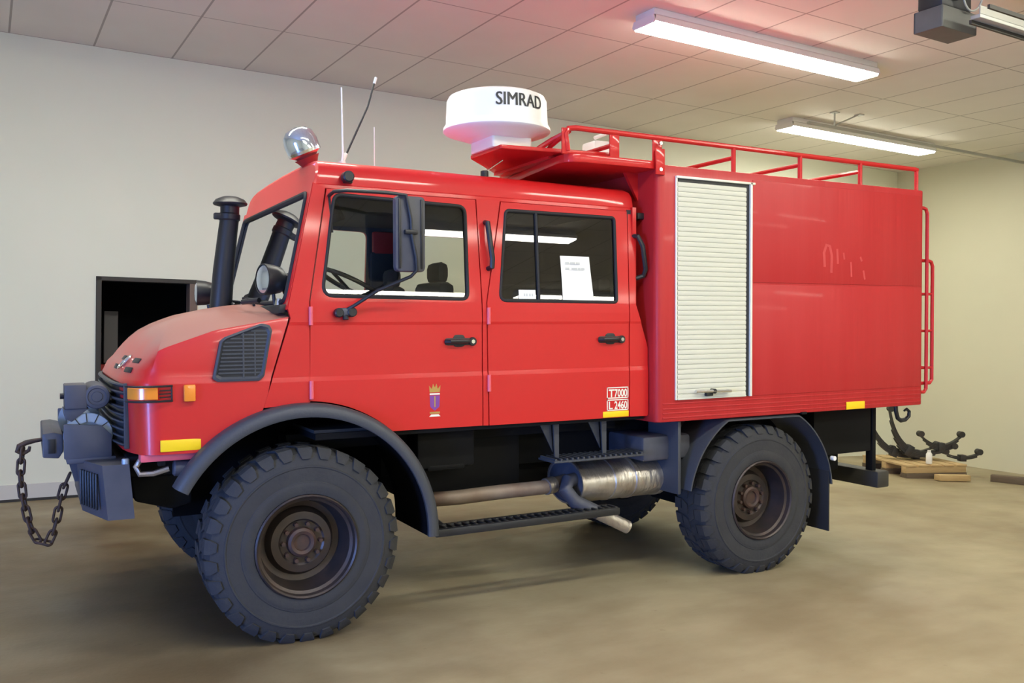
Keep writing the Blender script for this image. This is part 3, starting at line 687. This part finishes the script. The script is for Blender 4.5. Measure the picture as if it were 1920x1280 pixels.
g = G('black', 'chrome'); g.cyl((1.46, .40, 3.09), (1.46, .40, 3.15), .03, n=12, bev=.006); g.use('chrome').tube([(1.46, .40, 3.14), (1.62, .42, 3.245)], .006, 6); A4 = g.build('aerial', TR); A4['label'] = 'small aerial with black foot under the radar shelf'
# -------- equipment box
BX0, BX1, BY1, BZ0, BZ1 = 2.745, 5.83, 2.45, 1.247, 3.243
g = G('redbox')
pl = rpoly([(BX0, 0), (BX1, 0), (BX1, BY1), (BX0, BY1)], [.06, .03, .03, .06], 5)
SH = (2.928, 1.418, 3.700, 3.165)      # shutter opening x0 z0 x1 z1
g.prism(pl, BZ0, BZ1, 'z', .012)
# slightly proud frame around the side panel
g.use('redbox')
g.bb((3.715, -.006, 1.42), (5.80, .004, 2.335), .004); g.bb((3.715, -.006, 2.352), (5.80, .004, 3.19), .004)
for z in (1.275, 1.31, 1.345, 1.385): g.bb((2.80, -.004, z), (5.81, .003, z+.012), .003)
BOX = g.build('equipment_box', TR, 30)
g = G('black', 'shutter', 'cream')
x0, z0, x1, z1 = SH
g.add([(x0, -.004, z0), (x1, -.004, z0), (x1, -.004, z1), (x0, -.004, z1)], [(0, 1, 2, 3)])
g.use('cream'); g.bb((x1-.022, -.022, z0), (x1, .002, z1), .003); g.bb((x0-.01, -.022, z1-.018), (x1+.03, .002, z1), .003); g.bb((x0-.012, -.014, z0), (x0+.004, .002, z1), .003)
RS = g.build('shutter_frame', TR, 30)
g = G('shutter'); ns = 44; zz0, zz1 = z0+.006, z1-.045; A = []; xa, xb = x0+.006, x1-.062
for k in range(ns):
    za = zz0+(zz1-zz0)*k/ns; h = (zz1-zz0)/ns
    A += [(za, -.006), (za+h*.12, -.0125), (za+h*.5, -.0150), (za+h*.88, -.0125), (za+h*.99, -.006)]
g.loft([[(x, y, z) for z, y in A] for x in (xa, xb)])
g.bb((xa, -.02, z0), (xb, -.004, z0+.012), .002); g.build('roller_shutter', RS, 25, recalc=True)
g = G('chrome', 'black'); g.tube([(3.09, -.045, 1.482), (3.27, -.05, 1.478), (3.45, -.045, 1.472)], .013, 8)
for x in (3.11, 3.43): g.tube([(x, -.045, 1.478), (x, -.01, 1.478)], .010, 6)
g.use('black').cyl((3.275, -.062, 1.478), (3.275, -.01, 1.478), .02, n=12, bev=.004); g.box((3.235, -.03, 1.452), (.07, .03, .025), .006); g.build('bar_handle', RS)
g = G('yellow'); g.bb((4.815, -.012, 1.252), (5.045, -.004, 1.318), .002); o = g.build('reflector', BOX); o['label'] = 'yellow reflector strip near the rear of the box'
# faded lettering: leftovers of removed letters on the side panel
g = G('ghost')
def stroke(pts, w):
    P = [Vector((p[0], p[1])) for p in pts]; L_, R_ = [], []
    for i, p in enumerate(P):
        d = (P[min(i+1, len(P)-1)]-P[max(i-1, 0)]).normalized(); q = Vector((-d.y, d.x))*w/2; L_.append((p.x+q.x, -.0075, p.y+q.y)); R_.append((p.x-q.x, -.0075, p.y-q.y))
    g.strip(L_, R_)
for pts, w_ in (([(4.54, 2.50), (4.53, 2.62), (4.56, 2.69), (4.60, 2.68), (4.625, 2.60), (4.62, 2.45)], .03), ([(4.69, 2.66), (4.70, 2.53)], .025), ([(4.77, 2.63), (4.78, 2.57)], .02), ([(4.86, 2.55), (4.87, 2.42)], .022), ([(4.98, 2.60), (5.0, 2.56)], .022), ([(5.02, 2.48), (5.04, 2.40)], .022)):
    g = G('ghost'); stroke(pts, w_); o = g.build('faded_letter', BOX, 0); o['label'] = 'pale leftover of a removed letter'
g = G('chassis'); g.box((4.30, -.003, 1.247), (.06, .03, .02), .004); g.build('latch', BOX)
g = G('black'); g.box((2.72, .22, 2.86), (.07, .10, .05), .008); g.build('corner_bracket', BOX)
# overhanging shelf and radar plate over the cab
g = G('red'); g.prism(rpoly([(1.93, .02), (2.80, .01), (2.80, 2.43), (2.45, 2.43), (2.12, 1.35)], [.16, 0, 0, .05, .3], 6), 3.205, 3.268, 'z', .008)
g.prism([(2.75, 3.21), (2.62, 3.21), (2.75, 2.98)], .25, .28, 'y'); g.prism([(2.75, 3.21), (2.62, 3.21), (2.75, 2.98)], 2.15, 2.18, 'y')
SHELF = g.build('roof_shelf', TR, 30)
g = G('red'); g.prism(rpoly([(1.49, .20), (2.40, .10), (2.55, 1.75), (2.40, 1.70), (1.49, .70)], [.02, 0, 0, .1, .03], 4), 3.285, 3.315, 'z', .006)
g.bb((1.95, .3, 3.265), (2.05, 1.2, 3.288)); g.build('radar_plate', SHELF, 30)
# radar
RC = (1.60, .47)
g = G('radome'); g.lathe([(0, .275), (.22, .272), (.32, .262), (.36, .245), (.376, .215), (.384, .05), (.389, .036), (.402, .018), (.405, -.005), (.396, -.014), (.34, -.032), (.25, -.062), (.22, -.070), (0, -.070)], (*RC, 3.462), (0, 0, 1), 72); RAD = g.build('radar_scanner', TR, 30)
RAD['label'] = 'white drum-shaped radar scanner'
g = G('cream'); g.prism(rpoly([(1.47, .28), (1.80, .28), (1.80, .66), (1.47, .66)], .02, 3), 3.312, 3.40, 'z', .006); g.build('radar_base', RAD)
V, F, w, h = text_geo('SIMRAD', .15, 0.)
g = G('black'); a0, a1_ = math.radians(-118), math.radians(-60); hh = .092
def onr(a, b):
    t = a0+(a1_-a0)*a/w; z = .118+b*hh/h; r = .3865-.008*(z-.05)/.165; return (RC[0]+r*math.cos(t)*1.003, RC[1]+r*math.sin(t)*1.003, 3.462+z)
for da in (-.004, 0, .004): g.add([onr(a+da, b) for a, b in V], F)
g.build('maker_lettering', RAD, 0)
# small white box on the shelf, cables
g = G('white'); g.box((2.70, .75, 3.40), (.20, .2, .26), .02); g.tube([(2.62, .68, 3.55), (2.74, .68, 3.60)], .015); g.build('junction_box', TR)
g = G('reddark'); g.tube([(1.86, .30, 3.33), (1.96, .26, 3.40), (2.02, .16, 3.44)], .02, 8); g.tube([(1.90, .45, 3.33), (2.0, .4, 3.40), (2.06, .2, 3.42)], .015, 8); g.build('radar_cable', TR)
# -------- roof rails
def rails(y):
    g = G('red'); g.tube([(1.955, y, 3.28), (1.935, y, 3.40), (1.96, y, 3.443), (2.02, y, 3.452), (3.5, y, 3.447), (5.74, y, 3.436), (5.775, y, 3.43)], .021, 10)
    g.tube([(5.765, y, 3.44), (5.765, y, 3.24)], .018, 8)
    return g
g = rails(.03)
for x in (3.537, 4.279, 5.014): g.tube([(x, .03, 3.45), (x, .03, 3.24)], .019, 8)
for x, w in ((1.925, .045), (2.365, .085), (2.765, .085)): g.box((x, .03, 3.35), (w, .016, .19), .004)
g.box((2.765, -.008, 3.26), (.085, .014, .20), .004)
RR_ = g.build('roof_rail', TR)
for x, z in ((2.765, 3.40), (2.765, 3.20)): g = G('chrome'); g.cyl((x, -.022, z), (x, .0, z), .015, n=10); g.build('rail_bolt', RR_)
for x in (3.537, 4.279, 5.014, 2.365):
    g = G('red'); g.tube([(x, .03, 3.36), (x, .12, 3.36), (x, 2.42, 3.36)], .018, 8); g.build('cross_bar', TR)
g = rails(BY1-.03)
for x in (2.765, 3.537, 4.279, 5.014): g.tube([(x, BY1-.03, 3.45), (x, BY1-.03, 3.24)], .018, 8)
o = g.build('roof_rail', TR)
# front hoop rail seen over the radar base
g = G('red'); g.tube([(1.98, .05, 3.43), (1.99, .20, 3.40), (1.97, .30, 3.36), (1.96, .36, 3.30)], .018, 8); g.build('rail_hoop', TR)
# -------- rear ladder
g = G('reddark'); X = BX1
def hoop(x, y, za, zb_):
    g.tube([(X-.01, y, za), (x-.03, y, za), (x, y, za+.03), (x, y, (za+zb_)/2), (x, y, zb_-.05), (x-.02, y, zb_-.01), (x-.06, y, zb_), (X-.01, y, zb_)], .017, 8)
hoop(5.942, .045, 1.36, 3.09); hoop(6.07, .08, 1.44, 2.60)
for z in (2.285, 1.935, 1.585):
    g.tube([(X-.01, .06, z), (6.07, .08, z)], .012, 8)
    g.tube([(6.07, .08, z), (6.07, .45, z)], .012, 8)
g.tube([(6.07, .45, 1.42), (6.07, .45, 2.62)], .017, 8)
g.build('rear_ladder', TR)
# -------- wheel arches and fenders
def ringband(g, c, r_o, sect, a0, a1, n, far=False):
    """sect: list of (dr, y)"""
    R_ = []
    for k in range(n+1):
        t = math.radians(a0+(a1-a0)*k/n)
        R_.append([(c[0]+(r_o+dr)*math.cos(t), 2*YC-y if far else y, c[1]+(r_o+dr)*math.sin(t)) for dr, y in sect])
    g.loft(R_, closed=True, caps=(1, 1))
for far in (False, True):
    g = G('flare'); ringband(g, HF, RA, [(.004, .12), (.004, .045), (-.004, .018), (-.03, .0), (-.07, -.004), (-.082, .004), (-.082, .03), (-.03, .05), (-.02, .12)], 151, -2, 44, far); g.build('wheel_arch', TR, 40, recalc=True)
# inner wheel housings (dark)
for far in (False, True):
    g = G('housing_black'); ringband(g, HF, RA-.05, [(0, .06), (0, .72), (.02, .72), (.02, .06)], 140, -3, 30, far)
    y0 = 1.70 if far else .70; g.bb((-.7, y0, .75), (.75, y0+.03, 1.48)); g.build('wheel_housing', TR, 30, recalc=True)
for far in (False, True):
    g = G('flare'); C2 = (HR[0], HR[1])
    RG = []
    for k in range(61):
        t = math.radians(169-164*k/60); rr = min(.80, .695/max(.2, math.sin(t)))
        RG.append([(C2[0]+(rr+dr)*math.cos(t), 2*YC-y if far else y, C2[1]+(rr+dr)*math.sin(t)) for dr, y in ((0, .0), (.006, .02), (.006, .46), (-.008, .46), (-.008, .02), (-.012, .0))])
    g.loft(RG, closed=True, caps=(1, 1))
    y0, y1 = (.05, .44) if not far else (2.0, 2.39)
    g.bb((2.99, y0, .66), (3.02, y1, 1.24), .004); g.prism([(3.02, 1.24), (3.02, .70), (3.09, .70), (3.22, 1.02), (3.42, 1.24)], y1-.01, y1, 'y')
    FE = g.build('rear_fender', TR, 35, recalc=True)
    g = G('rubber'); g.bb((4.63, y0-.03, .19), (4.645, y1, .72), .003); g.build('mud_flap', FE)
    if not far:
        g = G('white'); g.cyl((4.675, -.01, .83), (4.675, .03, .83), .02, n=12); g.build('fender_lamp', FE)
# -------- wheels
def make_wheel():
    g = G('rim', 'hub'); n = 48
    g.lathe([(.332, -.170), (.332, -.212), (.322, -.222), (.312, -.212), (.306, -.18), (.288, -.17), (.280, -.08), (.262, -.01), (.225, .0), (.205, -.045), (.196, -.06), (.150, -.066), (.138, -.055), (0, -.055)], (0, 0, 0), (0, 1, 0), n)
    g.lathe([(.332, .15), (.332, .19), (.30, .15), (.27, .05), (.262, -.01)], (0, 0, 0), (0, 1, 0), n)
    w = g.build('wheel', None, 30)
    g = G('hub'); g.lathe([(.10, -.05), (.092, -.082), (.075, -.092), (.055, -.085), (.05, -.07), (.0, -.07)], (0, 0, 0), (0, 1, 0), 28); g.lathe([(.0, -.05), (.16, -.05), (.16, .15), (.08, .3), (0, .3)], (0, .05, 0), (0, 1, 0), 28); g.build('hub', w)
    for k in range(10):
        a = 2*PI*k/10+.1; g = G('hub'); p = (.122*math.cos(a), -.052, .122*math.sin(a)); g.cyl(p, (p[0], -.088, p[2]), .016, .014, 6); g.build('lug_nut', w)
    g = G('tyre'); pr = [(.330, -.165), (.334, -.205), (.352, -.210), (.385, -.212), (.40, -.210), (.404, -.208), (.412, -.208), (.416, -.204), (.46, -.208), (.50, -.206), (.505, -.210), (.513, -.210), (.518, -.204), (.555, -.192), (.592, -.172), (.608, -.140), (.613, -.07), (.613, .0)]
    pr = pr+[(r, -y) for r, y in pr[-2::-1]]; g.lathe(pr, (0, 0, 0), (0, 1, 0), 96)
    NL = 30
    for sgn in (-1, 1):
        for k in range(NL):
            a = 2*PI*(k+(.5 if sgn > 0 else 0))/NL
            def pt(r, y, da): t = a+da; return (r*math.cos(t), sgn*y, r*math.sin(t))
            w1 = .072; 
            # shoulder block running down the side wall
            sec = [(.558, .203), (.600, .188), (.626, .160), (.628, .085)]; inn = [(.55, .180), (.585, .165), (.60, .14), (.60, .085)]
            vs = []
            for (ro, yo), (ri, yi), wd in zip(sec, inn, (.045, w1, w1, w1*.9)): vs += [pt(ro, yo, -wd), pt(ro, yo, wd), pt(ri, yi, wd), pt(ri, yi, -wd)]
            fs = []
            for i in range(3):
                for j in range(4): j2 = (j+1) % 4; fs.append((i*4+j, i*4+j2, (i+1)*4+j2, (i+1)*4+j))
            fs += [(0, 1, 2, 3), (12, 13, 14, 15)]
            g.add(vs, fs)
            # slanted centre block
            vs = [pt(r, y, da+sk) for r in (.60, .627) for y, sk in ((.072, .0), (.004, .06)) for da in (-.062, .062)]
            g.add(vs, [(0, 1, 3, 2), (4, 5, 7, 6), (0, 1, 5, 4), (2, 3, 7, 6), (0, 2, 6, 4), (1, 3, 7, 5)])
    g.build('tyre', w, 30, recalc=True)
    return w
W0 = make_wheel(); first = True
kids = list(W0.children)
for (hx, hz), ycen, flip, rot in ((HF, .235, 0, .1), (HR, .235, 0, .5), (HF, 2*YC-.235, 1, .3), (HR, 2*YC-.235, 1, .9)):
    if first: w = W0; first = False
    else:
        w = W0.copy(); COL.objects.link(w)
        for k in kids: c = k.copy(); COL.objects.link(c); c.parent = w
    w.parent = TR; w.location = (hx, ycen, hz); w.rotation_euler = (0, rot, PI*flip)
# -------- chassis, under the cab
g = G('chassis')
for y in (.78, 1.58): g.bb((-.95, y, .88), (5.3, y+.09, 1.12), .01)
for x in (-.85, .9, 2.2, 3.2, 4.4, 5.2): g.bb((x, .8, .92), (x+.1, 1.6, 1.08), .01)
g.bb((2.75, .6, 1.12), (5.6, 1.85, 1.246)); g.bb((.0, .5, 1.16), (2.7, 1.9, 1.27))
g.build('chassis_frame', TR)
g = G('chassis'); g.cyl((0.012, .35, .613), (.012, 2.1, .613), .10, n=16); g.cyl((.012, 1.0, .613), (.012, 1.45, .613), .22, n=20, bev=.05); g.build('front_axle', TR)
g = G('chassis'); g.cyl((HR[0], .35, HR[1]), (HR[0], 2.1, HR[1]), .10, n=16); g.cyl((HR[0], 1.0, HR[1]), (HR[0], 1.45, HR[1]), .22, n=20, bev=.05); g.build('rear_axle', TR)
g = G('chassis'); g.box((1.35, 1.0, .98), (1.0, .9, .5), .05); g.box((2.2, 1.3, .85), (.8, .7, .45), .05); g.cyl((.5, 1.22, .9), (3.6, 1.22, .62), .06, n=14); g.build('gearbox', TR)
g = G('chassis'); g.box((1.10, .55, 1.13), (.45, .5, .28), .02); g.box((1.10, .45, 1.0), (.30, .3, .06), .02); g.build('battery_box', TR)
g = G('bluegrey'); g.box((2.98, .42, 1.02), (.48, .5, .20), .03); g.build('air_tank', TR)
# steps
g = G('flare')
for x in (1.93, 2.36): g.prism([(x, 1.30), (x+.05, 1.30), (x+.05, 1.0), (x+.015, 1.0)], .20, .215, 'y'); g.prism([(x-.10, 1.28), (x, 1.28), (x+.02, 1.05)], .24, .25, 'y')
g.bb((1.88, .10, .985), (2.70, .34, 1.0), .003)
for k in range(17): g.box((1.90+k*.049, .22, 1.008), (.016, .22, .016))
g.build('cab_step', TR)
g = G('black'); xa, xb = .93, 2.47
g.bb((xa, .10, .545), (xb, .14, .60), .008); g.bb((xa, .24, .545), (xb, .28, .60), .008)
for k in range(26): g.box((xa+.03+k*.06, .19, .592), (.022, .12, .022), .004)
for x in (1.05, 2.3): g.tube([(x, .26, .58), (x, .55, .62), (x, .82, .95)], .02, 8)
g.build('side_step', TR)
# exhaust
def oval(x, sy, sz, cy=.50, cz_=.765, n=32): return [(x, cy+sy*math.cos(2*PI*k/n), cz_+sz*math.sin(2*PI*k/n)) for k in range(n)]
g = G('steel', 'winchlt')
g.use('steel').loft([oval(2.215, .26, .165), oval(2.215, .275, .178), oval(2.24, .275, .178), oval(2.242, .268, .172), oval(2.52, .268, .172), oval(2.525, .274, .177), oval(2.545, .274, .177), oval(2.55, .268, .172), oval(2.72, .268, .172), oval(2.725, .275, .178), oval(2.76, .275, .178), oval(2.765, .268, .172), oval(3.0, .268, .172), oval(3.01, .275, .178), oval(3.04, .275, .178), oval(3.07, .23, .14)], closed=True, caps=(0, 1))
g.use('bluegrey').loft([oval(2.215, .26, .165), oval(2.225, .25, .155), oval(2.20, .12, .07)], closed=True, caps=(0, 1))
EX = g.build('muffler', TR, 30, recalc=True)
g = G('pipe', 'steel'); g.tube([(.95, .75, .70), (1.05, .55, .72), (1.25, .45, .735), (1.6, .42, .75), (1.95, .40, .755), (2.06, .42, .765), (2.21, .47, .775)], .055, 14); g.use('steel').cyl((1.98, .40, .757), (2.06, .42, .765), .066, n=16); g.build('exhaust_pipe', EX)
g = G('bluegrey', 'steel'); g.tube([(2.22, .36, .80), (2.14, .33, .80), (2.10, .30, .74), (2.16, .27, .65), (2.35, .24, .55)], .055, 14); g.use('steel').tube([(2.33, .245, .56), (2.62, .21, .41)], .052, 14); g.build('tail_pipe', EX)
# -------- front end below the bonnet
g = G('bluegrey', 'black')
bp_ = [(-1.0, .30), (-1.15, .31), (-1.27, .72), (-1.27, 2*YC-.72), (-1.15, 2*YC-.31), (-1.0, 2*YC-.30)]
g.loft([[(x*(.985 if z < .9 else 1)+(.01 if z < .9 else 0), y, z) for x, y in bp_] for z in (.845, .86, 1.16, 1.178)], closed=True, caps=(1, 1))
g.use('black')
for k in range(7):
    t = .2+k*.1; p = Vector(bp_[1]).lerp(Vector(bp_[2]), t); g.box((p.x-.004, p.y, 1.01), (.012, .018, .22), .002, Matrix.Rotation(-.28, 3, 'Z'))
BU = g.build('front_bumper', TR, 30, recalc=True)
g = G('winchlt'); g.cyl((-1.02, .33, 1.17), (-1.02, .33, 1.21), .022, n=12, bev=.005); g.build('bumper_bolt', BU)
g = G('chassis'); g.prism([(-.98, 1.12), (-.62, 1.10), (-.60, .86), (-.72, .83), (-.95, .90)], .55, 1.9, 'y', .02); g.bb((-1.0, .5, 1.06), (-.6, 1.95, 1.2), .02); g.build('cross_member', TR)
g = G('pinkred', 'chassis'); g.bb((-.95, .17, 1.20), (-.63, .30, 1.244), .006); g.use('chassis').box((-.83, .22, 1.19), (.04, .06, .04)); g.build('valance', TR)
g = G('steel'); g.tube([(-.93, .30, 1.21), (-.965, .29, 1.16), (-.945, .28, 1.115), (-.87, .27, 1.115), (-.78, .26, 1.14)], .018, 8); g.use('bluegrey').cyl((-.76, .24, 1.145), (-.66, .24, 1.14), .05, n=16, bev=.01); g.build('tow_shackle', TR)
# winch
g = G('bluegrey', 'black'); WZ = 1.33
g.prism(rpoly([(-1.345, 1.19), (-1.075, 1.19), (-1.075, 1.33), (-1.13, 1.39), (-1.345, 1.41)], .01, 2), .60, .62, 'y', .003); g.prism(rpoly([(-1.345, 1.19), (-1.075, 1.19), (-1.075, 1.41), (-1.345, 1.41)], .01, 2), 1.78, 1.80, 'y', .003)
g.bb((-1.33, .6, 1.16), (-1.05, 1.8, 1.195), .006); WI = g.build('winch', TR)
g = G('winchlt', 'black'); g.cyl((-1.205, .66, WZ), (-1.205, 1.75, WZ), .085, n=24); g.lathe([(.085, 0), (.138, .0), (.142, .006), (.142, .02), (.085, .02)], (-1.205, .632, WZ), (0, 1, 0), 36); g.lathe([(.085, 0), (.14, .0), (.14, .02), (.085, .02)], (-1.205, 1.72, WZ), (0, 1, 0), 36)
g.use('black')
for a in (35, 65, 95, 125): a = math.radians(a); g.box((-1.205+.112*math.cos(a), .630, WZ+.112*math.sin(a)), (.055, .004, .006), 0, Matrix.Rotation(-a, 3, 'Y'))
g.build('winch_drum', WI)
g = G('bluegrey', 'black'); g.box((-1.275, .72, 1.575), (.125, .24, .15), .008); g.use('black').cyl((-1.36, .72, 1.575), (-1.33, .72, 1.575), .018, n=10); g.use('bluegrey').prism([(-1.345, 1.50), (-1.20, 1.50), (-1.30, 1.42), (-1.335, 1.44)], .62, .85, 'y', .004); g.build('solenoid_box', WI)
g = G('bluegrey'); g.lathe([(0, 0), (.03, 0), (.034, .006), (.05, .006), (.055, .0), (.072, .004), (.078, .015), (.078, .40), (0, .40)], (-1.155, .60, 1.572), (0, 1, 0), 28); g.build('winch_motor', WI)
g = G('bluegrey', 'black'); g.prism(rpoly([(-1.46, 1.19), (-1.37, 1.18), (-1.345, 1.22), (-1.345, 1.33), (-1.40, 1.345), (-1.46, 1.34)], .01, 2), .75, 1.65, 'y', .006); g.use('black').box((-1.41, .745, 1.26), (.04, .01, .09), .003); g.build('fairlead', WI)
g = G('bluegrey'); g.bb((-1.24, .7, 1.10), (-1.1, 1.75, 1.17), .006); g.prism([(-1.32, 1.17), (-1.24, 1.17), (-1.24, 1.02), (-1.28, 1.02)], .80, .84, 'y'); g.build('winch_mount', WI)
# -------- rear end
g = G('chassis'); g.bb((4.75, .3, .80), (5.50, 2.15, 1.246), .01); g.bb((4.9, .55, .60), (5.35, 1.9, .85), .02); g.build('rear_storage_box', TR)
for y0 in (.30, 2.05): g = G('chassis'); g.bb((5.52, y0, .60), (5.57, y0+.08, 1.246), .006); g.build('bumper_post', TR)
g = G('frame_dark'); g.bb((5.50, .22, .455), (5.66, 2.22, .61), .015); g.build('rear_bumper', TR)
g = G('chassis'); g.bb((5.3, 1.17, .95), (5.8, 1.27, 1.2), .01); g.build('drawbar', TR)
g = G('black'); g.tube([(5.615, .12, 1.25), (5.62, .12, 1.19), (5.645, .12, 1.12), (5.69, .12, 1.095), (5.75, .12, 1.10), (5.80, .12, 1.13), (5.805, .12, 1.175), (5.77, .12, 1.20), (5.735, .12, 1.185)], [.02, .02, .02, .021, .02, .018, .016, .013, .010], 10); g.build('tow_hook', TR)
# ------------------------------------------------------------------ chain hanging at the front
pth = [(-1.57, .90, 1.235), (-1.585, .90, 1.10), (-1.575, .90, .95), (-1.55, .90, .80), (-1.515, .90, .68), (-1.475, .90, .615), (-1.43, .88, .625), (-1.395, .87, .72), (-1.37, .86, .85), (-1.345, .85, .97), (-1.315, .84, 1.05), (-1.285, .82, 1.09)]
P = [Vector(p) for p in pth]; dens = []
for a, b in zip(P, P[1:]):
    for k in range(20): dens.append(a.lerp(b, k/20))
dens.append(P[-1]); pos = [dens[0]]; acc = 0
for a, b in zip(dens, dens[1:]):
    acc += (b-a).length
    if acc >= .074: pos.append(b); acc = 0
CH = thing('tow_chain', 'rusty dark chain looped down from winch hook to front bumper', 'chain', l2w((-1.45, .88, .60)), (0, -TILT, 0))
org = Vector((-1.45, .88, .60))
LM = None
for i in range(len(pos)-1):
    c = (pos[i]+pos[i+1])/2; d = (pos[i+1]-pos[i]).normalized()
    if LM is None:
        g = G('chain'); hl, hr = .032, .021
        pp = [(hr*math.cos(t), 0, hl+hr*math.sin(t)) for t in [PI*k/7 for k in range(8)]]+[(hr*math.cos(t), 0, -hl+hr*math.sin(t)) for t in [PI+PI*k/7 for k in range(8)]]
        g.tube(pp, .0085, 8, True); o = g.build('chain_link', CH); LM = o
    else: o = LM.copy(); COL.objects.link(o); o.parent = CH
    q = d.to_track_quat('Z', 'Y'); o.rotation_mode = 'QUATERNION'; o.rotation_quaternion = q @ Matrix.Rotation((PI/2 if i % 2 else 0)+.35, 3, 'Z').to_quaternion(); o.location = c-org
g = G('chain'); g.tube([Vector(p)-org for p in ((-1.46, .90, 1.29), (-1.50, .90, 1.285), (-1.55, .90, 1.275), (-1.59, .90, 1.255), (-1.60, .90, 1.225), (-1.57, .90, 1.205), (-1.535, .90, 1.225), (-1.53, .9, 1.25))], [.012, .014, .017, .017, .016, .015, .012, .009], 10); g.build('hook', CH)
# ------------------------------------------------------------------ behind the truck: pallet with leaf springs
def fl(x, y): return (*room(x, y), zf(x))
pz = 0
PX, PY = 11.45, 3.906
pr_ = -.29
t = thing('pallet', 'pale wooden pallet loaded with dark leaf springs by the right wall', 'pallet', fl(PX, PY), (0, 0, pr_))
for k in range(5):
    g = G('wood'); g.box((-.45+k*.225, 0, .215), (.18, 1.2, .03), .004); g.build('deck_board', t)
for k in range(3):
    g = G('wood'); g.box((0, -.52+k*.52, .15), (1.08, .12, .10), .004); g.build('bearer', t)
for k in range(3):
    g = G('darkwood'); g.box((0, -.52+k*.52, .05), (1.08, .16, .10), .004); g.build('skid', t)
def spring(name, label, loc, rz, L, sag, leaves, tip=0.0, th=.026):
    t = thing(name, label, 'leaf spring', loc, (0, tip, rz), 'leaf springs on the pallet')
    for k in range(leaves):
        l = L*(1-.17*k)/2; g = G('spring'); A = []; B = []
        for j in range(17):
            x = -l+2*l*j/16; z = sag*(x/(L/2))**2-k*th; A.append((x, z))
        pts = A+[(x, z-th*.88) for x, z in A[::-1]]
        dz = th*leaves
        g.loft([[(x, y, z+dz) for x, z in pts] for y in (-.045, .045)], closed=True, caps=(1, 1)); g.build('leaf', t, 30, recalc=True)
    for s in (-1, 1):
        g = G('spring'); g.cyl((s*L/2, -.05, sag+th*leaves+.02), (s*L/2, .05, sag+th*leaves+.02), .05, n=16); g.build('spring_eye', t)
    g = G('spring'); g.box((0, 0, th*leaves*.55), (.10, .12, th*leaves+.05), .006); g.build('clamp', t)
    return t
zp = zf(PX)+.235
spring('leaf_spring', 'tallest leaf spring, its end rising steeply at the left of the pallet', (11.08, 4.27, zp+.10), -.5, 1.2, .36, 5, .52)
spring('leaf_spring', 'curved leaf spring behind the tallest one, partly hidden by the rear bumper', (11.02, 4.48, zp+.06), -.5, 1.2, .32, 4, .38)
spring('leaf_spring', 'short leaf spring in the middle of the pallet with a raised right end', (11.59, 4.02, zp+.16), -.5, .66, .15, 4)
spring('leaf_spring', 'leaf spring lying flat under the short one at the middle of the pallet', (11.42, 4.36, zp+.015), -.42, .80, .03, 4)
spring('leaf_spring', 'thin low leaf spring lying at the right edge of the pallet', (11.90, 3.85, zp+.02), -.5, .55, .06, 2)
t = thing('bottle', 'small white bottle standing on the front edge of the pallet', 'bottle', (11.10, 3.86, zp))
g = G('white'); g.lathe([(0, 0), (.045, 0), (.048, .01), (.048, .15), (.03, .18), (.0, .18)], (0, 0, 0), (0, 0, 1), 20); g.build('body', t)
g = G('white'); g.cyl((0, 0, .18), (0, 0, .215), .026, n=16, bev=.004); g.build('cap', t)
g = G('wood'); g.box((0, 0, .05), (.55, .14, .09), .006, Matrix.Rotation(.0, 3, 'Z')); o = g.build('wooden_block'); o.location = (11.18, 3.50, zf(11.3)+.005); o.rotation_euler = (0, .03, -.29)
tag(o, 'light wooden beam lying on the floor against the front of the pallet', 'wood beam')
g = G('darkwood'); g.box((0, 0, .06), (1.5, .14, .12), .008); o = g.build('wooden_beam'); o.location = (*room(12.35, 2.25), zf(12.35)); o.rotation_euler = (0, .0, RZ-1.15)
tag(o, 'dark beam lying on the floor at the right edge of the picture', 'wood beam')
